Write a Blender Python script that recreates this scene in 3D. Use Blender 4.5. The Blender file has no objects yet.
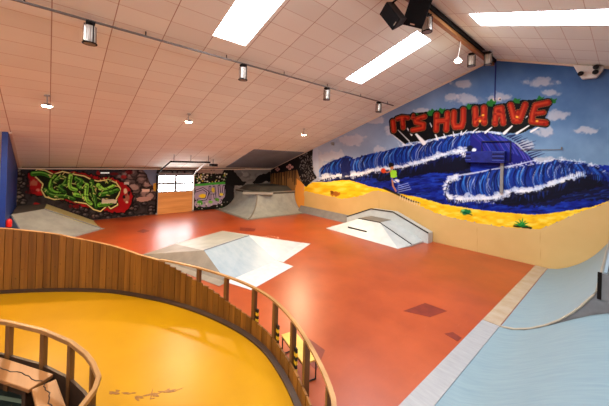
import bpy, bmesh, math, random
import numpy as np
from mathutils import Vector, Matrix

random.seed(7)
RNG = np.random.default_rng(11)
SC = bpy.context.scene
COL = SC.collection
PI = math.pi

# ------------------------------------------------------------------ camera
CH = 3.1                                     # eye height above the skate floor
FPX, YAW, ROLL, PITCH, PCY = 285.83, 0.846, 0.0307, 0.0037, 160.03
_f = Vector((-math.sin(YAW), math.cos(YAW), 0)); _r = Vector((math.cos(YAW), math.sin(YAW), 0)); _u = Vector((0, 0, 1))
_f2 = _f * math.cos(PITCH) + _u * math.sin(PITCH); _u2 = -_f * math.sin(PITCH) + _u * math.cos(PITCH)
CR = _r * math.cos(ROLL) + _u2 * math.sin(ROLL); CU = -_r * math.sin(ROLL) + _u2 * math.cos(ROLL); CF = _f2
cam = bpy.data.cameras.new('camera'); camo = bpy.data.objects.new('camera', cam); COL.objects.link(camo)
M = Matrix((CR, CU, -CF)).transposed().to_4x4(); M.translation = (0, 0, CH)
camo.matrix_world = M
cam.sensor_width = 36; cam.lens = FPX * 36 / 609; cam.shift_y = (PCY - 203) / 609; cam.clip_start = 0.05; cam.clip_end = 100
SC.camera = camo

# the hall
YM = 11.64            # mural (gable) wall
XE = -16.69           # eave wall
XR, ZR, SL = -3.2, 6.926, 0.3300   # ridge line and roof pitch
def roof(x): return ZR - SL * abs(x - XR)
ZE = roof(XE)

# ------------------------------------------------------------------ materials
def srgb(c):
    c = [v / 255 for v in c]
    return tuple((v / 12.92 if v <= .04045 else ((v + .055) / 1.055) ** 2.4) for v in c)
class NT:
    def __init__(s, name):
        s.m = bpy.data.materials.new(name); s.m.use_nodes = True
        s.t = s.m.node_tree; s.b = s.t.nodes['Principled BSDF']
    def n(s, kind, **kw):
        nd = s.t.nodes.new(kind)
        for k, v in kw.items():
            if k.startswith('i_'):
                key = k[2:]; key = int(key) if key.isdigit() else key.replace('_', ' ')
                nd.inputs[key].default_value = v
            else: setattr(nd, k, v)
        return nd
    def l(s, a, b): s.t.links.new(a, b)
def mat(name, c, rough=.6, metal=0., var=.0, scale=4., stretch=(1, 1, 1), spec=.5, bump=0., c2=None, coat=0., detail=4., contrast=(.3, .7)):
    N = NT(name); b = N.b
    b.inputs['Roughness'].default_value = rough; b.inputs['Metallic'].default_value = metal
    b.inputs['Specular IOR Level'].default_value = spec
    if coat: b.inputs['Coat Weight'].default_value = coat; b.inputs['Coat Roughness'].default_value = .12
    col = srgb(c)
    if c2 is None and not var:
        b.inputs['Base Color'].default_value = (*col, 1)
        return N.m
    if c2 is None:
        lo = tuple(v * (1 - var) for v in col); hi = tuple(min(1, v * (1 + var)) for v in col)
    else: lo, hi = col, srgb(c2)
    g = N.n('ShaderNodeNewGeometry'); mp = N.n('ShaderNodeMapping'); mp.inputs['Scale'].default_value = stretch
    N.l(g.outputs['Position'], mp.inputs['Vector'])
    no = N.n('ShaderNodeTexNoise', i_Scale=scale, i_Detail=detail, i_Roughness=.6); N.l(mp.outputs[0], no.inputs['Vector'])
    r = N.n('ShaderNodeValToRGB'); r.color_ramp.elements[0].position = contrast[0]; r.color_ramp.elements[1].position = contrast[1]
    r.color_ramp.elements[0].color = (*lo, 1); r.color_ramp.elements[1].color = (*hi, 1)
    N.l(no.outputs['Fac'], r.inputs['Fac']); N.l(r.outputs['Color'], b.inputs['Base Color'])
    if bump:
        bp = N.n('ShaderNodeBump', i_Strength=bump, i_Distance=.01); N.l(no.outputs['Fac'], bp.inputs['Height']); N.l(bp.outputs[0], b.inputs['Normal'])
    return N.m
def emat(name, c, s):
    N = NT(name); b = N.b
    b.inputs['Base Color'].default_value = (.8, .8, .8, 1)
    b.inputs['Emission Color'].default_value = (*srgb(c), 1); b.inputs['Emission Strength'].default_value = s
    return N.m

def wood(name, dark, light, rough=.45, axis=2, scale=9., coat=.0):
    st = [1, 1, 1]; st[axis] = .07
    return mat(name, dark, rough, c2=light, scale=scale, stretch=tuple(st), contrast=(.28, .74), bump=.15, coat=coat, detail=6)

def floor_mat():
    N = NT('orange_floor'); b = N.b
    g = N.n('ShaderNodeNewGeometry')
    n1 = N.n('ShaderNodeTexNoise', i_Scale=.55, i_Detail=5., i_Roughness=.62); N.l(g.outputs['Position'], n1.inputs['Vector'])
    r = N.n('ShaderNodeValToRGB'); e = r.color_ramp.elements
    e[0].position = .34; e[0].color = (*srgb((140, 56, 20)), 1); e[1].position = .66; e[1].color = (*srgb((172, 76, 32)), 1)
    N.l(n1.outputs['Fac'], r.inputs['Fac'])
    mp = N.n('ShaderNodeMapping'); mp.inputs['Rotation'].default_value = (0, 0, .6); mp.inputs['Scale'].default_value = (6, .8, 1)
    N.l(g.outputs['Position'], mp.inputs['Vector'])
    n2 = N.n('ShaderNodeTexNoise', i_Scale=3., i_Detail=6., i_Roughness=.7); N.l(mp.outputs[0], n2.inputs['Vector'])
    r2 = N.n('ShaderNodeValToRGB'); r2.color_ramp.elements[0].position = .6; r2.color_ramp.elements[1].position = .8
    r2.color_ramp.elements[0].color = (0, 0, 0, 1); r2.color_ramp.elements[1].color = (.45, .45, .45, 1)
    N.l(n2.outputs['Fac'], r2.inputs['Fac'])
    mx = N.n('ShaderNodeMix', data_type='RGBA'); N.l(r2.outputs['Color'], mx.inputs[0]); N.l(r.outputs['Color'], mx.inputs[6])
    mx.inputs[7].default_value = (*srgb((182, 108, 82)), 1)
    N.l(mx.outputs[2], b.inputs['Base Color'])
    rr = N.n('ShaderNodeMapRange', i_To_Min=.26, i_To_Max=.42); N.l(n1.outputs['Fac'], rr.inputs['Value']); N.l(rr.outputs[0], b.inputs['Roughness'])
    b.inputs['Specular IOR Level'].default_value = .55
    return N.m

def ceiling_mat():
    N = NT('acoustic_tiles'); b = N.b
    g = N.n('ShaderNodeNewGeometry'); sp = N.n('ShaderNodeSeparateXYZ'); N.l(g.outputs['Position'], sp.inputs[0])
    def line(src, off, per, w):
        a = N.n('ShaderNodeMath', operation='SUBTRACT'); N.l(src, a.inputs[0]); a.inputs[1].default_value = off
        d = N.n('ShaderNodeMath', operation='DIVIDE'); N.l(a.outputs[0], d.inputs[0]); d.inputs[1].default_value = per
        f = N.n('ShaderNodeMath', operation='FRACT'); N.l(d.outputs[0], f.inputs[0])
        p = N.n('ShaderNodeMath', operation='PINGPONG'); N.l(f.outputs[0], p.inputs[0]); p.inputs[1].default_value = .5
        c = N.n('ShaderNodeMath', operation='LESS_THAN'); N.l(p.outputs[0], c.inputs[0]); c.inputs[1].default_value = w / per
        return c.outputs[0], d.outputs[0]
    ly, cy = line(sp.outputs['Y'], -.06, .92, .009)
    ax = N.n('ShaderNodeMath', operation='SUBTRACT'); N.l(sp.outputs['X'], ax.inputs[0]); ax.inputs[1].default_value = XR
    ab = N.n('ShaderNodeMath', operation='ABSOLUTE'); N.l(ax.outputs[0], ab.inputs[0])
    lx, cx_ = line(ab.outputs[0], .80, .46, .006)
    # each tile a touch lighter or darker
    fy = N.n('ShaderNodeMath', operation='FLOOR'); N.l(cy, fy.inputs[0])
    fx = N.n('ShaderNodeMath', operation='FLOOR'); N.l(cx_, fx.inputs[0])
    cb = N.n('ShaderNodeCombineXYZ'); N.l(fx.outputs[0], cb.inputs[0]); N.l(fy.outputs[0], cb.inputs[1])
    wn = N.n('ShaderNodeTexWhiteNoise', noise_dimensions='3D'); N.l(cb.outputs[0], wn.inputs['Vector'])
    mr = N.n('ShaderNodeMapRange', i_To_Min=.94, i_To_Max=1.03); N.l(wn.outputs['Value'], mr.inputs['Value'])
    base = N.n('ShaderNodeMix', data_type='RGBA', blend_type='MULTIPLY'); base.inputs[0].default_value = 1
    base.inputs[6].default_value = (*srgb((229, 229, 217)), 1); N.l(mr.outputs[0], base.inputs[7])
    m1 = N.n('ShaderNodeMix', data_type='RGBA'); N.l(lx, m1.inputs[0]); N.l(base.outputs[2], m1.inputs[6]); m1.inputs[7].default_value = (*srgb((196, 178, 160)), 1)
    m2 = N.n('ShaderNodeMix', data_type='RGBA'); N.l(ly, m2.inputs[0]); N.l(m1.outputs[2], m2.inputs[6]); m2.inputs[7].default_value = (*srgb((170, 146, 128)), 1)
    N.l(m2.outputs[2], b.inputs['Base Color']); b.inputs['Roughness'].default_value = .85; b.inputs['Specular IOR Level'].default_value = .2
    return N.m

def paint_mat(name, rough=.55):
    N = NT(name); b = N.b
    a = N.n('ShaderNodeAttribute', attribute_name='paint'); N.l(a.outputs['Color'], b.inputs['Base Color'])
    b.inputs['Roughness'].default_value = rough; b.inputs['Specular IOR Level'].default_value = .08
    return N.m

def fence_mat():
    m = wood('larch_boards', (100, 58, 12), (146, 94, 28), scale=7.)
    t = m.node_tree; b = t.nodes['Principled BSDF']; src = b.inputs['Base Color'].links[0].from_socket
    a = t.nodes.new('ShaderNodeAttribute'); a.attribute_name = 'shade'
    g = t.nodes.new('ShaderNodeNewGeometry')
    v = t.nodes.new('ShaderNodeTexVoronoi'); v.inputs['Scale'].default_value = 7.5; t.links.new(g.outputs['Position'], v.inputs['Vector'])
    k = t.nodes.new('ShaderNodeMapRange'); k.inputs['From Min'].default_value = .05; k.inputs['From Max'].default_value = .14; k.inputs['To Min'].default_value = .45; k.inputs['To Max'].default_value = 1.
    t.links.new(v.outputs['Distance'], k.inputs['Value'])
    p = t.nodes.new('ShaderNodeMath'); p.operation = 'MULTIPLY'; t.links.new(k.outputs[0], p.inputs[0]); t.links.new(a.outputs['Fac'], p.inputs[1])
    x = t.nodes.new('ShaderNodeMix'); x.data_type = 'RGBA'; x.blend_type = 'MULTIPLY'; x.inputs[0].default_value = 1.
    t.links.new(src, x.inputs[6]); t.links.new(p.outputs[0], x.inputs[7]); t.links.new(x.outputs[2], b.inputs['Base Color'])
    return m

MT = dict(
    floor=floor_mat(), ceil=ceiling_mat(), mural=paint_mat('mural_paint'), graffiti=paint_mat('graffiti_paint'),
    darkpanel=mat('dark_grey_board', (112, 120, 132), .7, var=.12, scale=1.5),
    trim=mat('cream_trim', (214, 196, 176), .5), steel=mat('galvanised_steel', (150, 150, 152), .35, metal=.8),
    dark=mat('dark_metal', (26, 22, 20), .7, spec=.1), black=mat('black_paint', (14, 14, 15), .5, spec=.2),
    rampgrey=mat('ramp_board_grey', (138, 142, 138), .42, c2=(164, 168, 162), scale=2.2, detail=7),
    rampwarm=mat('ramp_board_warm_grey', (114, 108, 98), .5, c2=(136, 130, 118), scale=2.5, detail=7),
    rampdark=mat('ramp_deck_dark', (68, 66, 60), .6, c2=(84, 80, 72), scale=2),
    rampblue=mat('ramp_board_blue', (136, 156, 168), .42, c2=(154, 170, 178), scale=2.2, stretch=(1, 2, 1), detail=7, contrast=(.34, .68)),
    bowlblue=mat('ramp_board_pale_blue', (114, 139, 150), .45, c2=(128, 152, 159), scale=7, stretch=(.35, 4, .35), detail=8, contrast=(.3, .7)),
    rampside=mat('ramp_side_grey', (120, 122, 124), .6, var=.15, scale=5),
    plate=mat('scuffed_plate', (140, 142, 144), .4, c2=(166, 166, 166), scale=6, stretch=(.6, 3, 1), detail=9, contrast=(.2, .8)),
    plateorange=mat('plate_worn', (158, 134, 100), .4, c2=(176, 162, 144), scale=3, detail=7),
    rampwhite=mat('ramp_board_white', (176, 186, 188), .38, c2=(198, 206, 206), scale=2.2, detail=6),
    coping=mat('coping_steel', (176, 172, 162), .3, metal=.6), blackedge=mat('black_edging', (26, 24, 22), .5),
    yellow=mat('yellow_track', (170, 118, 2), .36, c2=(182, 130, 5), scale=.8, detail=5, spec=.25),
    fence=fence_mat(), rail=wood('pale_rail', (144, 100, 50), (190, 142, 86), axis=0, scale=6),
    post=wood('post_wood', (80, 50, 20), (124, 82, 38)), gutter=mat('dark_stained_board', (58, 36, 18), .5, var=.2, scale=6),
    bench=wood('bench_slab', (120, 76, 34), (164, 110, 60), axis=0, scale=5), benchyellow=wood('bench_top_yellow', (214, 160, 66), (236, 190, 100), axis=0, scale=5),
    groove=mat('groove_dark', (40, 22, 10), .8), green=mat('dark_green_floor', (22, 34, 30), .35, c2=(34, 48, 42), scale=3),
    palegreen=mat('pale_floor_line', (120, 134, 110), .5), hazy=mat('hazard_yellow', (236, 190, 40), .5), hazk=mat('hazard_black', (18, 18, 18), .5),
    blue=mat('blue_wall_paint', (10, 44, 122), .45, c2=(14, 54, 138), scale=2), greyw=mat('grey_wall', (150, 142, 134), .7),
    beam=wood('glulam_beam', (130, 82, 40), (170, 112, 58), axis=1, scale=8), white=mat('white_plastic', (224, 220, 214), .4),
    pane=emat('window_daylight', (250, 252, 255), 16.0), sky=emat('skylight_daylight', (240, 247, 255), 27.0),
    doorwood=wood('door_boards', (190, 124, 58), (228, 166, 94), axis=1, scale=6), frame=mat('grey_frame', (150, 148, 146), .5),
    lamp=emat('lamp_glow', (255, 236, 204), 60.0), glass=mat('smoked_glass', (150, 140, 130), .25, metal=.2), reflector=mat('reflector', (190, 182, 172), .25, metal=.7),
    sign=emat('sign_panel', (226, 236, 226), .45), red=mat('red_enamel', (196, 24, 20), .35), patch=mat('floor_patch_red', (104, 34, 16), .4, c2=(128, 44, 22), scale=6),
    stain=mat('worn_yellow', (150, 92, 8), .45, c2=(104, 58, 12), scale=14),
    ramplit=mat('ramp_board_lit_yellow', (176, 166, 112), .45, c2=(192, 182, 132), scale=2), railmid=wood('rail_mid_brown', (124, 84, 40), (170, 122, 66), axis=0, scale=6),
    edgebeige=mat('ramp_edge_beige', (168, 158, 138), .5),
    platewhite=mat('plate_pale', (186, 190, 192), .38, c2=(210, 212, 212), scale=5, detail=7),
    scuff=mat('worn_floor_mark', (226, 176, 150), .4, c2=(196, 120, 88), scale=9),
    railgrey=mat('rail_grey', (96, 86, 78), .5), barsgrey=mat('window_bar_grey', (128, 130, 134), .6, spec=.1),
    unit=mat('unit_blue', (16, 24, 92), .4, c2=(26, 38, 124), scale=6, spec=.2), unitlight=mat('unit_light_blue', (66, 84, 168), .4), unitdark=mat('unit_dark_blue', (12, 14, 52), .5), cloth=mat('speaker_grille', (16, 16, 18), .8, spec=.15),
    speakerside=mat('speaker_side', (44, 38, 36), .6, spec=.3), kerb=mat('grey_kerb', (122, 120, 118), .55, var=.12, scale=4), wallp=mat('plain_wall', (206, 190, 172), .7),
)

# ------------------------------------------------------------------ mesh helpers
OFF = {}
class MB:
    def __init__(s): s.v = []; s.f = []
    def add(s, vs, fs):
        o = len(s.v); s.v += [tuple(v) for v in vs]; s.f += [tuple(i + o for i in f) for f in fs]; return s
    def box(s, c, d, R=None):
        x, y, z = d[0] / 2, d[1] / 2, d[2] / 2
        vs = [Vector(p) for p in ((-x, -y, -z), (x, -y, -z), (x, y, -z), (-x, y, -z), (-x, -y, z), (x, -y, z), (x, y, z), (-x, y, z))]
        if R is not None: vs = [R @ v for v in vs]
        vs = [v + Vector(c) for v in vs]
        return s.add(vs, [(0, 3, 2, 1), (4, 5, 6, 7), (0, 1, 5, 4), (1, 2, 6, 5), (2, 3, 7, 6), (3, 0, 4, 7)])
    def bb(s, a, b): return s.box([(a[i] + b[i]) / 2 for i in range(3)], [abs(b[i] - a[i]) for i in range(3)])
    def hexa(s, bot, top): return s.add(list(bot) + list(top), [(0, 3, 2, 1), (4, 5, 6, 7), (0, 1, 5, 4), (1, 2, 6, 5), (2, 3, 7, 6), (3, 0, 4, 7)])
    def prism(s, pts, d):
        n = len(pts); d = Vector(d)
        vs = [Vector(p) for p in pts] + [Vector(p) + d for p in pts]
        return s.add(vs, [tuple(range(n - 1, -1, -1)), tuple(range(n, 2 * n))] + [(i, (i + 1) % n, n + (i + 1) % n, n + i) for i in range(n)])
    def tube(s, pts, r, n=10, cap=True):
        pts = [Vector(p) for p in pts]; rings = []
        for i, p in enumerate(pts):
            t = (pts[min(i + 1, len(pts) - 1)] - pts[max(i - 1, 0)]).normalized()
            a = Vector((0, 0, 1)) if abs(t.z) < .9 else Vector((1, 0, 0))
            u = t.cross(a).normalized(); w = t.cross(u)
            rings.append([p + (u * math.cos(2 * PI * k / n) + w * math.sin(2 * PI * k / n)) * r for k in range(n)])
        vs = [v for rg in rings for v in rg]
        fs = [(i * n + k, i * n + (k + 1) % n, (i + 1) * n + (k + 1) % n, (i + 1) * n + k) for i in range(len(pts) - 1) for k in range(n)]
        if cap: fs += [tuple(range(n - 1, -1, -1)), tuple((len(pts) - 1) * n + k for k in range(n))]
        return s.add(vs, fs)
    def lathe(s, prof, c=(0, 0, 0), n=20):
        c = Vector(c); vs = []
        for r, z in prof: vs += [c + Vector((r * math.cos(2 * PI * k / n), r * math.sin(2 * PI * k / n), z)) for k in range(n)]
        fs = [(i * n + k, i * n + (k + 1) % n, (i + 1) * n + (k + 1) % n, (i + 1) * n + k) for i in range(len(prof) - 1) for k in range(n)]
        fs += [tuple(range(n - 1, -1, -1)), tuple((len(prof) - 1) * n + k for k in range(n))]
        return s.add(vs, fs)
    def strip(s, A, B):        # surface between two polylines
        n = len(A)
        return s.add(list(A) + list(B), [(i, i + 1, n + i + 1, n + i) for i in range(n - 1)])
    def sweep(s, path, prof, closed=False):   # prof: (offset to the left of travel, z) ; path in plan
        P = [Vector((p[0], p[1], 0)) for p in path]; m = len(prof); vs = []
        for i, p in enumerate(P):
            a = P[max(i - 1, 0)]; b = P[min(i + 1, len(P) - 1)]; t = (b - a).normalized(); nrm = Vector((-t.y, t.x, 0))
            z0 = path[i][2] if len(path[i]) > 2 else 0
            vs += [p + nrm * o + Vector((0, 0, z + z0)) for o, z in prof]
        fs = [(i * m + k, i * m + (k + 1) % m, (i + 1) * m + (k + 1) % m, (i + 1) * m + k) for i in range(len(P) - 1) for k in range(m)]
        fs += [tuple(range(m)), tuple((len(P) - 1) * m + k for k in range(m - 1, -1, -1))]
        return s.add(vs, fs)
    def build(s, name, m, parent=None, smooth=False, bevel=0, **kw):
        off = Vector((0, 0, 0)) if parent is None else OFF.get(parent.name, Vector(parent.location))
        me = bpy.data.meshes.new(name); me.from_pydata([tuple(Vector(v) - off) for v in s.v], [], s.f)
        bm = bmesh.new(); bm.from_mesh(me); bmesh.ops.recalc_face_normals(bm, faces=bm.faces); bm.to_mesh(me); bm.free()
        me.materials.append(m)
        o = bpy.data.objects.new(name, me); COL.objects.link(o)
        if smooth:
            for p in me.polygons: p.use_smooth = True
            es = o.modifiers.new('ws', 'EDGE_SPLIT'); es.split_angle = math.radians(40)
        if bevel:
            b = o.modifiers.new('bv', 'BEVEL'); b.width = bevel; b.segments = 2; b.limit_method = 'ANGLE'
        if parent is not None:
            o.parent = parent; OFF[o.name] = off
        for k, val in kw.items(): o[k] = val
        return o
def thing(name, label, cat, loc=(0, 0, 0), group=None):
    o = bpy.data.objects.new(name, None); o.empty_display_size = .1; o.location = loc; COL.objects.link(o)
    o['label'] = label; o['category'] = cat
    if group: o['group'] = group
    return o
def tag(o, label, cat, group=None):
    o['label'] = label; o['category'] = cat
    if group: o['group'] = group
    return o
def struct(o): o['kind'] = 'structure'; return o
def copy_thing(root, delta, label):
    r = root.copy(); COL.objects.link(r); r.location = Vector(root.location) + Vector(delta); r['label'] = label
    for ch in root.children:
        c = ch.copy(); COL.objects.link(c); c.parent = r
        for g in ch.children:
            d = g.copy(); COL.objects.link(d); d.parent = c
    return r

# ------------------------------------------------------------------ wall painting
def project(P):
    d = P - np.array([0, 0, CH]); z = d @ np.array(CF)
    return 304.5 + FPX * (d @ np.array(CR)) / z, PCY - FPX * (d @ np.array(CU)) / z
def hashn(i, j, s):
    h = np.sin(i * 127.1 + j * 311.7 + s * 74.7) * 43758.5453
    return h - np.floor(h)
def vnoise(x, y, s=0):
    i, j = np.floor(x), np.floor(y); a, b = x - i, y - j; a = a * a * (3 - 2 * a); b = b * b * (3 - 2 * b)
    return (hashn(i, j, s) * (1 - a) + hashn(i + 1, j, s) * a) * (1 - b) + (hashn(i, j + 1, s) * (1 - a) + hashn(i + 1, j + 1, s) * a) * b
def fbm(x, y, s=0, o=4):
    v = 0; w = .5
    for k in range(o): v = v + w * vnoise(x * 2 ** k, y * 2 ** k, s + k); w *= .5
    return v / (1 - .5 ** o)
class Wall:
    """A wall of fine quads with its paint held per vertex; strokes are laid out in the sketch coordinates (px, py) measured from the photograph."""
    def __init__(s, P, nu, nv):
        s.P = P; s.nu, s.nv = nu, nv
        s.x, s.y = project(P); s.c = np.zeros((len(P), 3)) + 128.
    def mask(s, x0, y0, x1, y1):
        return np.nonzero((s.x >= x0) & (s.x <= x1) & (s.y >= y0) & (s.y <= y1))[0]
    def put(s, idx, a, col):
        a = a[:, None]; s.c[idx] = s.c[idx] * (1 - a) + np.asarray(col, float) * a
    def poly(s, pts, col, a=1., wob=0., seed=0, soft=0., shade=None):
        pts = np.array(pts, float); m = wob + soft + 1
        idx = s.mask(pts[:, 0].min() - m, pts[:, 1].min() - m, pts[:, 0].max() + m, pts[:, 1].max() + m)
        if not len(idx): return
        x, y = s.x[idx], s.y[idx]
        if wob:
            x = x + (fbm(s.x[idx] * .35, s.y[idx] * .35, seed, 3) - .5) * 2 * wob; y = y + (fbm(s.x[idx] * .35 + 50, s.y[idx] * .35, seed + 9, 3) - .5) * 2 * wob
        ins = np.zeros(len(idx), bool); q = np.roll(pts, -1, 0)
        for (x0, y0), (x1, y1) in zip(pts, q):
            if y0 == y1: continue
            c = ((y0 > y) != (y1 > y)) & (x < (x1 - x0) * (y - y0) / (y1 - y0) + x0); ins ^= c
        k = idx[ins]
        if shade is not None:
            col = shade(s.x[k], s.y[k])
        s.put(k, np.full(len(k), a), col)
    def line(s, pts, w, col, a=1., w2=None, soft=.4):
        pts = np.array(pts, float); w2 = w if w2 is None else w2; m = max(w, w2) + 1
        idx = s.mask(pts[:, 0].min() - m, pts[:, 1].min() - m, pts[:, 0].max() + m, pts[:, 1].max() + m)
        if not len(idx): return
        x, y = s.x[idx], s.y[idx]; best = np.full(len(idx), 1e9); n = len(pts) - 1
        for i in range(n):
            (x0, y0), (x1, y1) = pts[i], pts[i + 1]; dx, dy = x1 - x0, y1 - y0; L = dx * dx + dy * dy + 1e-9
            t = np.clip(((x - x0) * dx + (y - y0) * dy) / L, 0, 1)
            d = np.hypot(x - x0 - t * dx, y - y0 - t * dy); ww = w + (w2 - w) * (i + t) / n
            best = np.minimum(best, d - ww / 2)
        al = np.clip(.5 - best / soft, 0, 1) * a; k = al > 0
        s.put(idx[k], al[k], col)
    def blob(s, cx, cy, rx, ry, col, a=1., rag=.5, seed=0, f=.5):
        idx = s.mask(cx - rx * 1.6, cy - ry * 1.6, cx + rx * 1.6, cy + ry * 1.6)
        if not len(idx): return
        x, y = s.x[idx], s.y[idx]; d = np.hypot((x - cx) / rx, (y - cy) / ry) + (fbm(x * f, y * f, seed) - .5) * 2 * rag
        al = np.clip((1 - d) * 3, 0, 1) * a; k = al > 0; s.put(idx[k], al[k], col)
    def speck(s, n, x0, y0, x1, y1, r, cols, a=1.):
        for _ in range(n):
            s.blob(random.uniform(x0, x1), random.uniform(y0, y1), r * random.uniform(.5, 1.2), r * random.uniform(.5, 1.2), random.choice(cols), a, .3, random.random() * 99)
    def build(s, name, m):
        nu, nv = s.nu, s.nv; n = len(s.P)
        me = bpy.data.meshes.new(name); me.vertices.add(n); me.vertices.foreach_set('co', s.P.astype(np.float32).ravel())
        i, j = np.meshgrid(np.arange(nu - 1), np.arange(nv - 1), indexing='ij'); a = (i * nv + j).ravel()
        q = np.stack([a, a + nv, a + nv + 1, a + 1], 1).astype(np.int32); nf = len(q)
        me.loops.add(nf * 4); me.loops.foreach_set('vertex_index', q.ravel())
        me.polygons.add(nf); me.polygons.foreach_set('loop_start', np.arange(nf, dtype=np.int32) * 4)
        me.update(calc_edges=True); me.validate()
        at = me.color_attributes.new('paint', 'FLOAT_COLOR', 'POINT')
        c = np.clip(s.c, 0, 255) / 255; c = np.where(c <= .04045, c / 12.92, ((c + .055) / 1.055) ** 2.4)
        at.data.foreach_set('color', np.concatenate([c, np.ones((n, 1))], 1).astype(np.float32).ravel())
        me.materials.append(m); o = bpy.data.objects.new(name, me); COL.objects.link(o); return struct(o)
def lerp_poly(pts, t):
    pts = np.array(pts, float); d = np.r_[0, np.cumsum(np.hypot(*np.diff(pts, axis=0).T))]; d /= d[-1]
    return np.array([np.interp(t, d, pts[:, 0]), np.interp(t, d, pts[:, 1])])

def smooth_line(p):
    p = np.array(p, float)
    for _ in range(3):
        q = [p[0]]
        for i in range(len(p) - 1): q += [p[i] * .75 + p[i + 1] * .25, p[i] * .25 + p[i + 1] * .75]
        p = np.array(q + [p[-1]])
    return p
def paint_mural():
    x0, x1, nu, nv = XE, 1.2, 900, 340
    xs = np.linspace(x0, x1, nu); P = np.zeros((nu, nv, 3))
    P[:, :, 0] = xs[:, None]; P[:, :, 1] = YM; P[:, :, 2] = np.linspace(0, 1, nv)[None, :] * (ZR - SL * np.abs(xs - XR))[:, None]
    W = Wall(P.reshape(-1, 3), nu, nv); X, Y = W.x, W.y
    # sky: deeper blue up by the ridge and at right, paler at the left
    t = np.clip((X - 300) / 200, 0, 1)[:, None]; v = np.clip((Y - 60) / 90, 0, 1)[:, None]
    W.c = (np.array([146, 158, 184]) * (1 - t) + np.array([58, 94, 146]) * t) * (1 - v) + (np.array([160, 170, 190]) * (1 - t) + np.array([104, 134, 166]) * t) * v
    W.c += ((fbm(X * .06, Y * .06, 3) - .5) * 30)[:, None]
    cl = [(462, 84, 11, 4), (465, 98, 16, 6), (452, 96, 8, 3), (499, 97, 13, 5), (542, 82, 17, 5), (551, 92, 9, 3.5), (557, 115, 14, 5.5), (545, 132, 12, 5), (520, 146, 16, 7), (548, 160, 20, 4), (395, 130, 10, 8), (381, 151, 8, 5),
          (352, 140, 14, 6), (330, 156, 16, 6), (318, 165, 8, 8), (585, 130, 14, 4), (425, 112, 10, 4), (375, 120, 9, 4)]
    for i, (a, b, rx, ry) in enumerate(cl):
        W.blob(a, b + 1.5, rx, ry * .8, (124, 134, 160), .5, .6, i, .25); W.blob(a, b, rx, ry, (200, 194, 198), .6, .75, i + 30, .22)
    # sea
    sandtop = [(304, 187), (312.5, 182), (327, 182), (342, 180), (350, 180.5), (363, 184), (369, 186.5), (384, 189), (400, 194), (418, 197), (442, 204), (472, 209), (505.5, 212.7), (530, 214.6), (546, 214), (560, 212), (572, 210), (592, 207), (612, 200)]
    W.poly([(312, 182), (320, 181), (360, 174), (405, 168), (440, 158), (470, 150), (520, 160), (560, 165), (612, 165), (612, 206)] + sandtop[::-1][1:-1], (16, 30, 124), 1, 1, 5)
    idx = W.mask(340, 150, 612, 216)
    x, y = W.x[idx], W.y[idx]; sea = (W.c[idx][:, 2] > 110) & (W.c[idx][:, 0] < 40); n = fbm(x * .12, y * .5, 17)
    W.put(idx[sea], np.clip((n[sea] - .5) * 3, 0, .8), (26, 60, 170)); W.put(idx[sea], np.clip((.46 - n[sea]) * 4, 0, .7), (10, 14, 60))
    def wave(crest, foot, n, base, seed, lean, wmul=1.):
        random.seed(seed)
        W.poly(list(crest) + list(foot)[::-1], base, 1, .8, seed)
        for k in range(n):
            t = min(max(k / n + random.uniform(-.01, .01), 0), 1)
            a = lerp_poly(crest, t); t2 = min(max(t + lean * random.uniform(.5, 1.3), 0), 1); b = lerp_poly(foot, t2)
            q = random.random(); a0 = a + (b - a) * random.uniform(-.03, .3); e = a + (b - a) * random.uniform(.55, 1.05); L = abs(e[1] - a0[1])
            mid = (a0 + e) / 2 + np.array([-L * .16, -L * .10])
            if q < .2: col, w_, al = random.choice([(206, 220, 240), (160, 186, 226), (228, 234, 242)]), random.uniform(.35, .7), .7
            elif q < .64: col, w_, al = random.choice([(14, 20, 78), (10, 14, 56), (18, 30, 110)]), random.uniform(.8, 1.8), .85
            else: col, w_, al = random.choice([(28, 84, 186), (36, 104, 200), (24, 60, 160), (60, 130, 210)]), random.uniform(.6, 1.3), .8
            W.line([a0, mid * .5 + a0 * .5 + np.array([-L * .02, 0]), mid, mid * .5 + e * .5 + np.array([-L * .06, 0]), e], w_ * wmul, col, al, .3 * wmul, .7)
    def foam(line, n, r, seed, spread=3.):
        random.seed(seed)
        for k in range(n):
            p = lerp_poly(line, random.random()); r_ = r * random.uniform(.35, 1.0)
            W.blob(p[0] + random.uniform(-1, 1), p[1] + random.gauss(0, spread * .4), r_ * 1.4, r_ * .7, random.choice([(232, 234, 238), (214, 222, 234), (178, 194, 220)]), .65, .6, k, .6)
        for k in range(n // 2):
            p = lerp_poly(line, random.random()); W.line([p, p + np.array([random.uniform(-3, 1), random.uniform(-4.5, -1)])], .5, (224, 230, 240), .7, .25)
            p = lerp_poly(line, random.random()) + np.array([0, 1.5]); W.line([p, p + np.array([random.uniform(-1, 2), random.uniform(1, 4)])], .7, (18, 20, 52), .8, .4)
    c1 = [(320, 168), (327, 163.5), (338, 159), (346, 155.5), (351, 157), (354, 159), (365, 155), (384, 151), (400, 147), (410, 143), (424, 142.5), (439, 139), (454, 135), (468, 132.5), (487, 132), (501, 135.4), (514, 142.6), (527, 153.5), (535, 163)]
    f1 = [(320, 179), (331, 176), (342, 174), (354, 175), (369, 171), (384, 168.5), (404, 166), (422, 161.5), (439, 156), (455, 152), (469, 151), (480, 157), (495, 162), (515, 167), (535, 167)]
    # dark water below the back wave
    W.poly([(330, 182), (345, 175), (370, 172), (405, 167), (440, 158), (470, 157), (470, 176), (440, 172), (405, 176), (372, 180), (345, 181)], (14, 18, 54), .85, 2.4, 21)
    wave(c1, f1, 260, (20, 44, 122), 5, -.016)
    W.poly([(470, 134), (487, 132.5), (502, 136), (514, 143), (527, 154), (535, 165), (505, 168), (470, 163)], (26, 28, 110), 1, .8, 8)
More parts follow.
